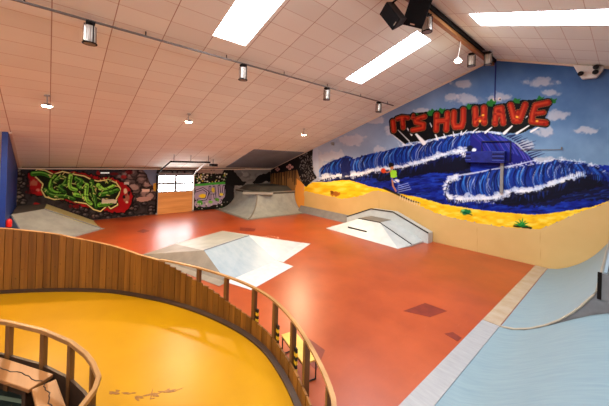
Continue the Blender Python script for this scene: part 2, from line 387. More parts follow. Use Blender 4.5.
    for k in range(26):
        a = lerp_poly([(472, 135), (487, 133), (502, 137), (514, 144), (527, 154)], k / 26); W.line([a, a + np.array([8, 7]), a + np.array([14, 17])], .8, random.choice([(60, 40, 150), (20, 50, 150), (14, 14, 60), (90, 90, 190)]), .8)
    for k in range(14):
        p = lerp_poly([(505, 135), (516, 141), (526, 150), (532, 158)], k / 13); L = random.uniform(6, 15)
        W.line([p, p + np.array([L, -L * .35 + random.uniform(-2, 2)])], 1.6, (18, 22, 70), .9, .3)
    W.blob(470, 150, 5, 5, (16, 18, 40), 1, .3, 2); W.blob(474, 150, 2.5, 2.5, (230, 232, 240), 1, .3, 3); W.blob(464, 154, 5, 4, (236, 236, 240), .9, .5, 4)
    foam([(320, 179), (331, 176), (354, 175), (384, 169), (404, 166), (422, 162), (439, 156), (455, 152), (467, 150)], 300, 2.4, 41, 3.2)
    foam([(400, 146.5), (424, 142), (454, 134.5), (470, 132), (487, 131.3), (500, 134)], 110, 1.5, 43, 1.6)
    W.line([(448, 177), (462, 175), (480, 172), (500, 168), (520, 164), (536, 160)], 2.0, (206, 214, 234), .8, 1.0)
    W.poly([(340, 166), (344, 158), (349, 158), (351, 166), (350, 176), (342, 177)], (20, 24, 70), .85, 1.2, 6)
    # front wave
    c2 = [(447, 188), (450, 178.5), (472, 175), (490, 170), (502, 168.5), (532, 165), (545, 162), (556, 160), (570, 161), (586, 163.5), (600, 168), (612, 174)]
    f2 = [(447, 198), (460, 199), (472, 199), (492, 198.5), (502, 195), (512, 192), (526, 191), (539, 189), (556, 183), (570, 178), (583, 174), (598, 174), (612, 178)]
    W.poly([(490, 200), (512, 190), (539, 187), (556, 182), (583, 172), (600, 176), (612, 184), (612, 200), (580, 200), (540, 207), (505, 206)], (20, 20, 42), .9, 3.2, 33)
    wave(c2, f2, 200, (22, 46, 124), 6, -.026, 1.3)
    foam(f2[:11], 320, 3.0, 51, 4.2); foam([(450, 199), (445, 193), (446, 186), (449, 180), (458, 177)], 70, 2.4, 52, 3.4)
    foam([(500, 168), (532, 164), (556, 159.5), (586, 163), (600, 167)], 70, 1.3, 53, 2)
    W.blob(563, 182, 3, 2, (230, 232, 236), .9, .4, 7); W.blob(569, 180, 2, 1.5, (230, 232, 236), .9, .4, 8)
    random.seed(77)
    for k in range(420):
        x = random.uniform(338, 610); top = float(np.interp(x, [338, 380, 440, 470, 520, 560, 612], [180, 178, 172, 166, 196, 190, 186])); bot = float(np.interp(x, [p[0] for p in sandtop], [p[1] for p in sandtop])) - 2.5
        if bot <= top: continue
        y = random.uniform(top, bot)
        if 444 < x < 560 and 168 < y < 203 and y < np.interp(x, [p[0] for p in f2], [p[1] for p in f2]) + 3: continue
        L_ = random.uniform(3, 12); W.line([(x, y), (x + L_ * .5, y - L_ * .10 + random.uniform(-.5, .5)), (x + L_, y - L_ * .12)], random.uniform(.6, 1.6), random.choice([(26, 58, 168), (18, 38, 140), (10, 14, 52), (12, 18, 70), (40, 84, 190)]), .45, .3, .9)
    W.poly([(368, 176), (384, 173), (404, 170), (422, 166), (439, 160), (455, 156), (470, 158), (470, 170), (450, 172), (425, 174), (400, 179), (380, 181)], (12, 13, 28), .85, 2.6, 61)
    W.poly([(494, 203), (512, 195), (526, 193), (540, 190), (556, 185), (570, 180), (584, 177), (600, 177), (604, 186), (585, 190), (560, 197), (535, 203), (510, 206)], (14, 15, 28), .85, 2.8, 62)
    for k in range(160):        # dark spray under the foam of both waves
        p = lerp_poly(random.choice([f2, f1[3:12]]), random.random()); p = p + np.array([0, random.uniform(3, 6)])
        W.line([p, p + np.array([random.uniform(-2, 1), random.uniform(2, 6)])], random.uniform(.8, 1.8), random.choice([(14, 14, 30), (16, 20, 60), (26, 50, 140)]), .7, .4, .9)
    for k in range(24):
        a = lerp_poly([(560, 163), (586, 166), (612, 176)], k / 24); W.line([a, a + np.array([4, 5]), a + np.array([5, 13])], 1.6, random.choice([(24, 48, 130), (14, 20, 70), (40, 90, 180)]), .8, .5)
    # sand
    sandbot = [(304, 191.5), (321, 194.5), (342, 199), (356, 197), (363, 195), (373, 190.7), (388, 192), (400, 196), (414, 203), (435, 213), (455, 218.5), (472, 222), (500, 226.5), (539, 229.5), (548, 226), (560, 221), (573, 215), (586, 209.8), (598, 206.5), (612, 200)]
    W.poly([(296, 240), (296, 168)] + [(303, 180)] + sandbot + [(612, 275), (300, 275)], (204, 170, 110), 1, 0)
    W.poly(sandtop + sandbot[::-1], (238, 192, 30), 1, .6, 14)
    idx = W.mask(302, 176, 612, 232); k = (W.c[idx][:, 2] < 60) & (W.c[idx][:, 0] > 200); idx = idx[k]; n = fbm(W.x[idx] * .12, W.y[idx] * .45, 23)
    W.put(idx, np.clip((n - .5) * 4, 0, .8), (252, 220, 92)); W.put(idx, np.clip((.42 - n) * 4, 0, .5), (214, 150, 26))
    idx = W.mask(296, 180, 612, 275); k = (W.c[idx][:, 2] > 85) & (W.c[idx][:, 0] > 190); idx = idx[k]; W.c[idx] += ((fbm(W.P[idx][:, 0] * 1.2, W.P[idx][:, 2] * 1.2, 4) - .5) * 16)[:, None]
    for x in (540, 477, 379): W.line([(x, 200 if x < 400 else 228), (x + (1 if x > 400 else 0), 275)], .35, (170, 130, 74), .5)
    # creatures and plants on the sand
    W.blob(335, 194, 5, 3, (150, 84, 30), .9, .5, 3); W.blob(332, 192, 2, 2, (110, 60, 24), .9, .4, 4)
    W.blob(466, 212, 6, 3.4, (20, 110, 60), 1, .3, 5); W.line([(461, 211), (466, 213), (472, 215)], 1, (10, 50, 40), .9); W.blob(463, 210.5, 2, 1.2, (110, 200, 110), .9, .2, 6)
    W.line([(514, 226), (531, 228)], 2, (16, 30, 16), 1)
    for dx, dy in ((-8, -2), (-7, -4.5), (-3, -6.5), (1, -8), (4, -5), (6, -3), (7.5, 0)): W.line([(522, 226), (522 + dx * .6, 226 + dy * .8), (522 + dx, 226 + dy)], 2.2, random.choice([(28, 130, 50), (20, 100, 44), (60, 150, 60)]), 1, .5)
    # small rider before the back wave, dark scrub and posts at the water's edge
    W.blob(391, 165, 3.2, 3, (26, 18, 16), 1, .2, 1); W.blob(392, 168, 2, 1.8, (190, 120, 80), 1, .1, 1); W.poly([(390, 170), (396, 170.5), (397, 177), (391, 178)], (150, 210, 50), 1, .4, 1)
    W.line([(391, 171), (387, 172.5), (384.5, 171.5)], 1.2, (180, 110, 76)); W.blob(383.4, 170.7, 2.9, 2.9, (204, 60, 30), 1, .1, 1); W.line([(396, 178), (399, 184), (397, 190)], 2, (40, 60, 150)); W.line([(392, 178), (393, 186), (396, 191)], 1.6, (180, 120, 90))
    W.blob(396.5, 181, 3.6, 2.2, (224, 226, 230), 1, .3, 1); W.line([(391, 178), (403, 187)], 1, (60, 90, 190)); W.line([(384, 188), (397, 194), (412, 201), (420, 203)], 2.6, (22, 20, 30), .9, 1.0)
    for k in range(9): W.line([(400 + k * 2.4, 199 + k * .9), (400 + k * 2.4 + .5, 195.5 + k * .9)], .9, (224, 200, 150), .9)
    for k in range(4): W.line([(398, 186 + k * 2), (408 + k, 183 + k * 2)], .5, (200, 214, 240), .8)
    # dark rock column and night scene in the back corner
    W.poly([(266, 172), (300, 151), (301, 185), (296, 192), (270, 190)], (24, 20, 22), 1, .5, 2)
    W.poly([(270, 174), (296, 168), (300, 178), (304, 188), (304, 214), (270, 214)], (150, 108, 62), 1, .6, 3)
    W.poly([(296, 178), (304, 184), (304.3, 214), (294, 214)], (226, 150, 66), 1, .6, 3)
    for k in range(17): W.line([(270 + k * 1.6, 166), (270.5 + k * 1.6, 174 + random.uniform(2, 13))], 1.3, (24, 18, 18), .95, .5)
    W.poly([(266, 172), (300, 152), (300, 168), (296, 170), (268, 174)], (24, 20, 22), 1, .4, 2)
    W.poly([(299.5, 151.5), (313, 148.5), (312.4, 160), (313, 170), (317, 178), (312, 181), (306, 187), (302, 183), (298, 172)], (26, 24, 26), 1, .7, 5)
    for k in range(150):
        x = random.uniform(300, 314); y = random.uniform(151, 182); W.line([(x, y), (x + random.uniform(-1.5, 1.5), y + random.uniform(-1.2, 2.4))], .7, random.choice([(150, 144, 140), (110, 104, 100), (30, 26, 26)]), .8)
    W.poly([(313, 147), (318, 146), (319, 176), (316, 176), (312.4, 160)], (178, 186, 204), 1)
    for (cx, cy, q) in ((277.5, 169.3, 1.), (289.8, 167, 1.5)):
        for a in range(4):
            g = a * PI / 2; W.blob(cx + q * 1.5 * math.cos(g), cy + q * 1.2 * math.sin(g), q * 1.1, q * 1.0, (222, 160, 150), 1, .1, 1); W.blob(cx + q * 1.5 * math.cos(g), cy + q * 1.2 * math.sin(g), q * .4, q * .4, (40, 20, 20), 1, .1, 1)
    # lettering: black block shadow with white rays, then red letters edged in yellow and black
    W.poly([(389, 122), (400, 115), (425, 112), (450, 109), (469, 108), (470, 104), (500, 104), (520, 100), (550, 99), (552, 103), (545, 118), (533, 128), (520, 134), (500, 132), (486, 131), (470, 131), (440, 137), (424, 141), (410, 142), (404, 144.5), (390, 133)], (10, 9, 11), 1, .5, 1)
    for (a, b, w) in [((391, 133.5), (404, 144), 1.0), ((397, 129), (408, 140), .8), ((405, 125), (411, 134), 1.4), ((416, 134), (423, 142), 4), ((430, 123), (437, 138), 1.4), ((443, 132), (445, 137), 1), ((453, 131), (454, 136), 1), ((462, 128), (461, 134), 1.2),
                      ((478, 128), (474, 131), 1), ((492, 127), (486, 132), 2), ((512, 126), (505, 132.5), 2.6), ((530, 125), (518, 132.5), 2), ((541, 126), (532, 131), 2), ((529, 115), (521, 121), 1.4), ((467, 130), (463, 134), 1)]:
        b = (b[0] + (b[0] - a[0]) * .12, b[1] + (b[1] - a[1]) * .12); W.line([a, b], w * .45, (226, 222, 220), 1, w * 1.1)
    for (x, y) in [(433, 111), (430, 112.5), (441, 110), (492, 101), (489, 103), (516, 100), (540, 98), (552, 100), (469, 106), (417, 115), (547, 101)]:
        W.poly([(x - 4.5, y + 3), (x - 1, y - 2.6), (x + 2, y - .6), (x + 4.5, y - 2), (x + 3.6, y + 3.4)], (30, 108, 40), 1, .5, x)
    W.blob(494.5, 99.5, 2.2, 2, (220, 200, 190), 1, .1, 1); W.blob(499.5, 99, 2.2, 2, (220, 200, 190), 1, .1, 1); W.blob(495, 99.8, 1, 1, (20, 16, 16), 1, .1, 1); W.blob(500, 99.4, 1, 1, (20, 16, 16), 1, .1, 1)
    L = [[(393.0, 121.6), (393.8, 130.6)],
         [(397.4, 119), (402, 117.4), (408, 118)], [(402.4, 118.4), (403.2, 127.6)],
         [(413.4, 115), (412.2, 118.4)],
         [(424.6, 116.6), (415.4, 119.6), (416, 122.4), (423.6, 124.2), (423.2, 128), (412.6, 130.2)],
         [(436.8, 115), (436.2, 130)], [(447.6, 113.6), (446.2, 129.6)], [(437, 120.4), (447, 119.6)], [(437, 122), (446.6, 121.4)],
         [(454, 112.4), (453.6, 123), (455, 127), (461.6, 126.4), (463.2, 121), (463.4, 110)],
         [(475.2, 109), (475.6, 123.6)], [(484, 108), (484.2, 122.6)], [(475.6, 122.6), (479.8, 119), (484, 121.6)],
         [(495, 123.4), (496.6, 109), (501.6, 108), (503.2, 123)], [(496, 114.4), (502.4, 114)],
         [(510.6, 105.4), (514.6, 120.6), (519.2, 120.4), (525.2, 104.8)], [(514.6, 120.6), (518, 112)],
         [(548, 102.6), (535.4, 105.4), (532.8, 113.4), (531.6, 121.4), (545.6, 123)], [(533.4, 114), (543.6, 112.4)]]
    wd = [4.6, 4.0, 4.4, 2.2, 4.6, 5.4, 5.6, 3.6, 3.4, 5.4, 6.0, 6.0, 5.0, 5.8, 5.0, 6.4, 4.5, 5.8, 4.6]
    for p, w in zip(L, wd): W.line(p, w + 3.6, (12, 8, 8), 1)
    for p, w in zip(L, wd): W.line(p, w + 1.0, (170, 110, 56), .9)
    for p, w in zip(L, wd): W.line(p, w + .3, (92, 12, 8), 1)
    for p, w in zip(L, wd): W.line(p, w - .8, (146, 26, 12), 1)
    for p, w in zip(L, wd): W.line(np.array(p) + np.array([-.6, -.3]), w * .36, (206, 74, 34), .7, w * .24, 1.4)
    for k in range(40):
        p = lerp_poly(random.choice(L), random.random()); W.blob(p[0] + random.uniform(-1.5, 1.5), p[1] + random.uniform(-1, 2), 1.6, 1.3, random.choice([(120, 16, 10), (190, 54, 24), (100, 12, 8)]), .6, .4, k)
    for (x, y) in ((480, 121), (517, 117), (537, 121), (483, 115)): W.blob(x, y, 1.6, 1.2, (250, 190, 60), .9, .3, x)
    return W.build('wall_gable', MT['mural'])

def paint_graffiti():
    y0, y1, nu, nv = -1.15, YM, 660, 126
    ys = np.linspace(y0, y1, nu); P = np.zeros((nu, nv, 3)); P[:, :, 0] = XE; P[:, :, 1] = ys[:, None]; P[:, :, 2] = np.linspace(0, ZE, nv)[None, :]
    W = Wall(P.reshape(-1, 3), nu, nv); random.seed(31)
    W.c[:] = (46, 40, 40); W.c += ((fbm(W.x * .3, W.y * .3, 8) - .5) * 40)[:, None]
    W.poly([(232, 165), (275, 165), (275, 215), (232, 215)], (118, 112, 108), 1, 0)
    for k in range(30): W.blob(random.uniform(235, 270), random.uniform(172, 186), 4, 2.4, random.choice([(150, 142, 138), (96, 90, 88), (130, 124, 120)]), .7, .5, k, .4)
    W.poly([(10, 165), (120, 165), (120, 173), (84, 173), (60, 172), (10, 175)], (40, 38, 44), 1, 1)
    # dry-stone wall, each stone ringed in black
    def stones(n, x0, y0, x1, y1, r, cols):
        for _ in range(n):
            x, y = random.uniform(x0, x1), random.uniform(y0, y1); rx, ry = r * random.uniform(.7, 1.4), r * random.uniform(.5, .9); s = random.random() * 99
            W.blob(x, y, rx + 1, ry + 1, (16, 13, 14), 1, .3, s); W.blob(x, y, rx, ry, random.choice(cols), 1, .3, s)
            W.blob(x - rx * .2, y - ry * .25, rx * .45, ry * .4, (178, 152, 146), .35, .3, s)
    stones(34, 118, 171, 155, 200, 5.6, [(132, 104, 98), (104, 84, 80), (150, 122, 114), (84, 70, 68)])
    stones(60, 74, 203, 155, 218, 2.8, [(66, 56, 56), (84, 66, 62), (50, 46, 48)])
    stones(26, 13, 169, 24, 204, 2.6, [(92, 84, 78), (120, 110, 98), (70, 62, 60)])
    W.poly([(139, 165), (157, 165), (157, 190), (150, 183), (147, 175)], (104, 112, 134), 1, .8)
    W.poly([(153, 184), (157.5, 182), (157.5, 192), (153.5, 191)], (214, 160, 60), 1, .5)
    # red cloud
    W.poly([(26, 174), (36, 169), (60, 170), (80, 172), (96, 175), (110, 176), (122, 180), (131, 188), (135, 196), (132, 206), (126, 214), (112, 214), (98, 211), (70, 204), (48, 197), (32, 196), (26, 188)], (20, 12, 12), 1, 2.5, 6)
    W.poly([(28, 175), (37, 170.5), (60, 171.5), (80, 173), (96, 176.5), (110, 177.5), (121, 182), (129.5, 189), (133, 196), (130, 205), (125, 212), (112, 212), (98, 209), (70, 202), (48, 196), (33, 194), (28, 187)], (150, 16, 20), 1, 2.2, 6)
    for k in range(26): W.blob(random.uniform(28, 130), random.uniform(172, 208), random.uniform(2, 5), random.uniform(1.5, 3), random.choice([(196, 30, 30), (110, 10, 14), (176, 22, 24)]), .7, .4, k)
    W.blob(34, 183, 4.5, 4, (176, 120, 84), .7, .6, 3); W.blob(38, 190, 2.4, 2, (206, 130, 110), .8, .5, 4); W.blob(28, 186, 2.5, 8, (30, 22, 22), .7, .5, 5)
    # green wildstyle piece
    out = [(20 + a / 4.35, 160 + b / 4.35) for a, b in [(55, 62), (75, 40), (110, 45), (145, 62), (185, 50), (235, 62), (280, 70), (310, 85), (340, 92), (385, 85), (420, 100), (437, 125), (430, 150), (418, 170), (425, 195), (395, 212), (380, 198), (350, 224), (320, 215), (290, 190), (240, 182), (200, 165), (150, 172), (110, 160), (93, 130), (100, 105), (80, 85)]]
    W.poly(out, (20, 28, 10), 1, .4)
    W.line(out + out[:1], 2.2, (12, 10, 8), 1); W.line(out + out[:1], 1.1, (240, 222, 140), 1)
    G = [(58, 132, 26), (104, 176, 44), (36, 92, 20), (140, 206, 66)]
    letters = [[(55, 60), (100, 56), (140, 76)], [(150, 72), (128, 110), (140, 140), (175, 145)], [(150, 95), (175, 70), (205, 80), (190, 110), (165, 115), (195, 140)], [(220, 70), (212, 120), (245, 130)], [(245, 80), (275, 95), (245, 110), (285, 130)], [(240, 150), (290, 160)],
               [(312, 95), (322, 150), (332, 205)], [(340, 110), (365, 135), (410, 110)], [(350, 150), (400, 140), (425, 130)], [(345, 195), (385, 190), (415, 180)], [(110, 130), (140, 158), (200, 155), (235, 170)], [(290, 110), (285, 170), (310, 190)]]
    letters = [[(20 + a / 4.35, 160 + b / 4.35) for a, b in p] for p in letters]
    for i, p in enumerate(letters):
        p = smooth_line(p); W.line(p, 6.0, (8, 12, 6), 1, 5.0); W.line(p, 4.6, G[i % 4], 1, 3.2); W.line(np.array(p) + np.array([.6, .8]), 1.6, (22, 70, 14), .7, .8); W.line(np.array(p) + np.array([-.6, -.9]), 1.0, (186, 232, 112), .6, .4)
    for k in range(190):
        x, y = random.uniform(42, 117), random.uniform(174, 204); q = lerp_poly(out, random.random())
        if np.hypot(*(q - np.array([x, y]))) < 1: continue
        ang = random.choice([.5, -.9, 1.2, .2]); L_ = random.uniform(1.5, 4.5)
        if 170 + (x - 40) * .12 < y < 196 + (x - 45) * .18: W.line([(x, y), (x + L_ * math.cos(ang), y + L_ * math.sin(ang))], .8, random.choice([(240, 222, 130), (8, 10, 6), (8, 10, 6), (14, 40, 10), (170, 220, 90)]), .95, .4)
    W.poly([(102, 199), (117, 199.5), (116, 203), (101, 203)], (206, 190, 170), .9, 1.0, 2)
    W.blob(125.5, 191.5, 2.4, 3.2, (206, 186, 150), 1, .5, 6); W.blob(126.5, 198, 3.6, 4.6, (150, 90, 70), 1, .6, 7); W.blob(124, 197, 1.6, 2, (16, 12, 12), 1, .4, 8); W.blob(129, 193, 1.4, 2.6, (18, 12, 12), 1, .4, 8); W.blob(127, 202, 2, 1.6, (206, 186, 150), 1, .5, 6)
    W.poly([(124, 182), (129, 182), (129, 184.6), (124, 184.6)], (200, 186, 176), 1, .3); W.poly([(142, 189), (149.5, 189), (149.5, 191.8), (142, 191.8)], (216, 184, 166), 1, .2)
    W.poly([(136, 198), (143, 197), (152.5, 197), (150, 200), (143, 202), (137, 201)], (170, 130, 118), 1, .8, 3)
    # purple piece right of the door
    W.poly([(194, 168), (234, 168), (234, 210), (194, 210)], (26, 24, 22), 1)
    W.speck(70, 194, 173, 231, 184, 1.0, [(214, 206, 180), (190, 170, 60), (70, 120, 50), (150, 140, 130), (230, 226, 210)])
    W.poly([(196, 170), (224, 170), (222, 173.4), (198, 173.4)], (196, 170, 156), .8, 1)
    W.poly([(195, 185), (225, 184), (226, 194), (221, 203), (208, 207), (195, 206)], (166, 148, 172), 1, 1.2, 4)
    W.line([(196, 185), (204, 184.6), (212, 183.6), (226, 183)], 2.2, (70, 170, 60), 1)
    for p in [[(196, 191), (203, 188.6), (208, 192), (206, 199), (198, 200)], [(210, 187), (210, 199)], [(214, 187), (215, 198)], [(210, 193), (215, 193)], [(219, 186), (220, 196)], [(224, 186), (223, 194)]]:
        W.line(p, 2.4, (24, 20, 26), 1); W.line(p, 1.0, (196, 180, 206), 1)
    W.blob(202.5, 196, 4, 2.6, (232, 196, 40), 1, .3, 1); W.blob(213, 190, 2, 3, (214, 186, 50), .9, .3, 2); W.blob(221.5, 194.5, 2.2, 1.8, (232, 206, 60), 1, .3, 3)
    W.blob(200, 202.6, 3.6, 2.6, (70, 160, 50), 1, .3, 4); W.blob(210.5, 202, 2.8, 2, (120, 190, 60), 1, .3, 5); W.blob(217, 199.5, 2.6, 2, (90, 160, 50), 1, .3, 6)
    W.speck(40, 195, 200, 230, 209, .8, [(214, 206, 190), (60, 110, 50), (26, 22, 22)])
    W.poly([(226, 178), (234, 176), (234, 200), (224, 203)], (30, 28, 30), 1, 1.4, 7)
    W.poly([(228, 172), (236, 173), (241, 180), (246, 182), (243, 186), (232, 186), (226, 184)], (24, 22, 22), 1, 1.4, 8)
    W.poly([(252, 183), (258, 176), (270, 172), (273, 182), (266, 181), (260, 184)], (24, 22, 22), 1, 1.2, 9)
    return W.build('wall_eave', MT['graffiti'])

# ------------------------------------------------------------------ room shell
wall_g = paint_mural(); wall_e = paint_graffiti()
YB, XW = -9.0, 9.0                     # the unseen back and right side of the hall
f = MB(); f.bb((XE - .2, YB, -.2), (XW, YM + .2, 0)); struct(f.build('floor', MT['floor']))
def slope_panel(x0, x1, y0, y1, holes):
    """roof slope with openings for the skylights: cut into a grid of rectangles"""
    xs = sorted({x0, x1} | {h[i] for h in holes for i in (0, 1)}); ys = sorted({y0, y1} | {h[i] for h in holes for i in (2, 3)})
    b = MB()
    for i in range(len(xs) - 1):
        for j in range(len(ys) - 1):
            cx, cy = (xs[i] + xs[i + 1]) / 2, (ys[j] + ys[j + 1]) / 2
            if any(h[0] < cx < h[1] and h[2] < cy < h[3] for h in holes): continue
            q = [(xs[i], ys[j]), (xs[i + 1], ys[j]), (xs[i + 1], ys[j + 1]), (xs[i], ys[j + 1])]
            b.add([(x, y, roof(x)) for x, y in q], [(0, 1, 2, 3)])
    return b
SKY_Y = [-6.16, -1.53, 3.10, 7.75]; HALF = .42
LX = (-6.31, -3.84); RX = (-2.56, -.09)
b = slope_panel(XE, XR, YB, YM, [(LX[0], LX[1], y - HALF, y + HALF) for y in SKY_Y]); struct(b.build('ceiling', MT['ceil']))
b = slope_panel(XR, XW, YB, YM, [(RX[0], RX[1], y - HALF, y + HALF) for y in SKY_Y]); struct(b.build('ceiling', MT['ceil']))
k = 1
for y in SKY_Y:
    for (a, c) in (LX, RX):
        k += 1
        n = Vector((SL if a < XR else -SL, 0, -1)).normalized() * -1   # outward
        q = [Vector((a, y - HALF, roof(a))), Vector((c, y - HALF, roof(c))), Vector((c, y + HALF, roof(c))), Vector((a, y + HALF, roof(a)))]
        n = (q[1] - q[0]).cross(q[3] - q[0]).normalized(); n = n if n.z > 0 else -n
        w = MB()
        for i in range(4): w.add([q[i], q[(i + 1) % 4], q[(i + 1) % 4] + n * .10, q[i] + n * .10], [(0, 1, 2, 3)])
        fr = struct(w.build('window_%d' % k, MT['white']))
        g = MB(); g.add([p + n * .08 for p in q], [(0, 1, 2, 3)]); g.build('glazing', MT['sky'], fr)
w = MB(); w.bb((XW, YB, 0), (XW + .1, YM, roof(XW))); struct(w.build('wall_right', MT['wallp']))
w = MB(); w.prism([(XE, YB, 0), (XW, YB, 0), (XW, YB, roof(XW)), (XR, YB, ZR), (XE, YB, ZE)], (0, -.1, 0)); struct(w.build('wall_back', MT['wallp']))
w = MB(); w.bb((XE - .1, YB, 0), (XE, -1.15, ZE)); struct(w.build('wall_left', MT['greyw']))
w = MB(); w.prism([(1.2, YM, 0), (XW, YM, 0), (XW, YM, roof(XW)), (1.2, YM, roof(1.2))], (0, .1, 0)); struct(w.build('wall_far', MT['blue']))
# blue partition running in from the eave wall, cut to the roof slope
w = MB(); w.prism([(XE, -1.17, 0), (-12.87, -1.17, 0), (-12.87, -1.17, roof(-12.87) - .01), (XE, -1.17, ZE - .01)], (0, .14, 0)); part = struct(w.build('wall_partition', MT['blue']))
w = MB(); w.hexa([(XE, -1.02, ZE - .06), (-12.87, -1.02, roof(-12.87) - .06), (-12.87, -.95, roof(-12.87) - .06), (XE, -.95, ZE - .06)],
                 [(XE, -1.02, ZE - .005), (-12.87, -1.02, roof(-12.87) - .005), (-12.87, -.95, roof(-12.87) - .005), (XE, -.95, ZE - .005)]); struct(w.build('trim_1', MT['trim']))
# rake trims on the mural wall, eave trim
for a, c, i in ((XE, XR - .1, 2), (XR + .1, 1.2, 3)):
    w = MB(); w.hexa([(a, YM - .05, roof(a) - .06), (c, YM - .05, roof(c) - .06), (c, YM, roof(c) - .06), (a, YM, roof(a) - .06)], [(a, YM - .05, roof(a) - .004), (c, YM - .05, roof(c) - .004), (c, YM, roof(c) - .004), (a, YM, roof(a) - .004)])
    struct(w.build('trim_%d' % i, MT['trim']))
w = MB(); w.bb((XE, -1.0, ZE - .07), (XE + .07, YM - .06, ZE - .0)); struct(w.build('trim_4', MT['trim']))
# dark grey board lining the lowest part of the roof in the corner
w = MB(); xa, xb = -16.3, -13.12
w.hexa([(xa, 8.02, roof(xa) - .04), (xb, 8.02, roof(xb) - .04), (xb, 11.57, roof(xb) - .04), (xa, 11.57, roof(xa) - .04)], [(xa, 8.02, roof(xa) - .004), (xb, 8.02, roof(xb) - .004), (xb, 11.57, roof(xb) - .004), (xa, 11.57, roof(xa) - .004)])
struct(w.build('trim_5', MT['darkpanel']))
# ridge beam
w = MB(); w.bb((XR - .08, YB, 6.68), (XR + .03, YM - .02, 6.905)); struct(w.build('trim_6', MT['beam']))
w = MB(); w.bb((XR + .032, YB, 6.77), (XR + .08, YM - .02, 6.885)); struct(w.build('trim_7', MT['dark']))  # dark strip added for the shade on the beam's right side
# grey kerb along the mural wall
w = MB(); w.prism([(-13.3, YM, 0), (-13.3, YM - .32, 0), (-13.3, YM - .26, .1), (-13.3, YM - .06, .36), (-13.3, YM, .36)], (3.95, 0, 0)); struct(w.build('baseboard_gable', MT['kerb']))

# yellow riding track: plan of the outer fence line and of the inner rail
FP = [(-9.85, -3.6), (-9.72, -2.4), (-9.45, -1.55), (-9.08, -.77), (-8.45, .23), (-7.87, .92), (-7.53, 1.24), (-6.66, 1.83), (-6.0, 2.17), (-5.35, 2.43), (-4.64, 2.63), (-4.15, 2.70), (-3.68, 2.70), (-3.06, 2.57), (-2.65, 2.43), (-2.29, 2.28), (-1.98, 2.13), (-1.75, 1.98), (-1.58, 1.74), (-1.5, 1.3), (-1.5, .3)]
def dense(path, step, smooth=3):
    p = np.array(path, float)
    for _ in range(smooth):                    # corner cutting
        q = [p[0]]
        for i in range(len(p) - 1): q += [p[i] * .75 + p[i + 1] * .25, p[i] * .25 + p[i + 1] * .75]
        q.append(p[-1]); p = np.array(q)
    d = np.r_[0, np.cumsum(np.linalg.norm(np.diff(p, axis=0), axis=1))]; n = max(2, int(d[-1] / step))
    s = np.linspace(0, d[-1], n + 1)
    return np.stack([np.interp(s, d, p[:, i]) for i in range(p.shape[1])], 1)
FD = dense(FP, .15)
IP = [(-6.6, -1.6), (-6.1, -1.0), (-5.31, -.36), (-4.81, -.02), (-4.31, .23), (-3.95, .345), (-3.72, .39), (-3.46, .41), (-3.3, .36), (-3.1, .22), (-2.85, -.05), (-2.7, -.5)]
ID = dense(IP, .06, 0)
w = MB()
tr = [(x, y) for x, y in FD]; inn = [(x, y) for x, y in ID]
inn2 = np.array(ID); 
def resample(p, n):
    p = np.array(p); d = np.r_[0, np.cumsum(np.linalg.norm(np.diff(p, axis=0), axis=1))]; s = np.linspace(0, d[-1], n)
    return [(np.interp(v, d, p[:, 0]), np.interp(v, d, p[:, 1])) for v in s]
A = resample(FD, 120); B = resample(ID, 120); vs = []; fs = []
for j in range(13):
    t = j / 12
    for i in range(120): vs.append((A[i][0] * (1 - t) + B[i][0] * t, A[i][1] * (1 - t) + B[i][1] * t, .02))
fs = [(j * 120 + i, j * 120 + i + 1, (j + 1) * 120 + i + 1, (j + 1) * 120 + i) for j in range(12) for i in range(119)]
w.add(vs, fs); struct(w.build('floor_track', MT['yellow']))
w = MB()
random.seed(9)
for (p0_, p1_, n_s) in (((-4.40, .66), (-4.06, .95), 9), ((-4.05, 1.0), (-3.88, 1.38), 14)):
    for k in range(n_s):
        t_ = random.random(); cx2 = p0_[0] + (p1_[0] - p0_[0]) * t_ + random.gauss(0, .025); cy2 = p0_[1] + (p1_[1] - p0_[1]) * t_ + random.gauss(0, .025)
        a_ = math.atan2(p1_[1] - p0_[1], p1_[0] - p0_[0]) + random.gauss(0, .5); l_ = random.uniform(.03, .11); h_ = random.uniform(.006, .018); ca, sa = math.cos(a_), math.sin(a_)
        w.prism([(cx2 + ca * u_ - sa * v_, cy2 + sa * u_ + ca * v_, .0205) for u_, v_ in ((-l_, 0), (-l_ * .3, -h_), (l_ * .6, -h_ * .8), (l_, 0), (l_ * .3, h_), (-l_ * .5, h_ * .7))], (0, 0, .0012 + .0001 * k))
struct(w.build('floor_stain', MT['stain']))
w = MB(); w.prism([(x, y, .005) for x, y in B] + [(-2.9, -2.6, .005), (-6.4, -2.6, .005)], (0, 0, .004)); struct(w.build('floor_inner', MT['green']))

# ------------------------------------------------------------------ outer fence
fence = thing('curved_fence', 'long curved larch board fence with handrail around the yellow track', 'fence', (-5.35, 2.43, 0))
hx = np.array([-11, -9.08, -8.5, -8.3, -8.0, -7.53, -7.1, -6.66, -6.2, -5.8, -5.31, -4.97, -4.55, -4.1, -3.1, 0]); hz = np.array([1.5, 1.4, 1.26, 1.18, 1.10, .98, .88, .83, .71, .6, .5, .40, .34, .30, .27, .26])
w = MB(); wp = np.array(FD)
for i in range(len(wp) - 1):
    a, c = wp[i], wp[i + 1]; m = (a + c) / 2
    if m[1] < -.6 and m[0] > -5: h0 = .27
    else: h0 = float(np.interp(m[0], hx, hz))
    t = (c - a) / np.linalg.norm(c - a); R = Matrix.Rotation(math.atan2(t[1], t[0]), 3, 'Z')
    w.box((m[0], m[1], h0 / 2 + .03), (np.linalg.norm(c - a) - .012, .024 + .006 * (i % 2), h0 - .02), R)
bk = MB()
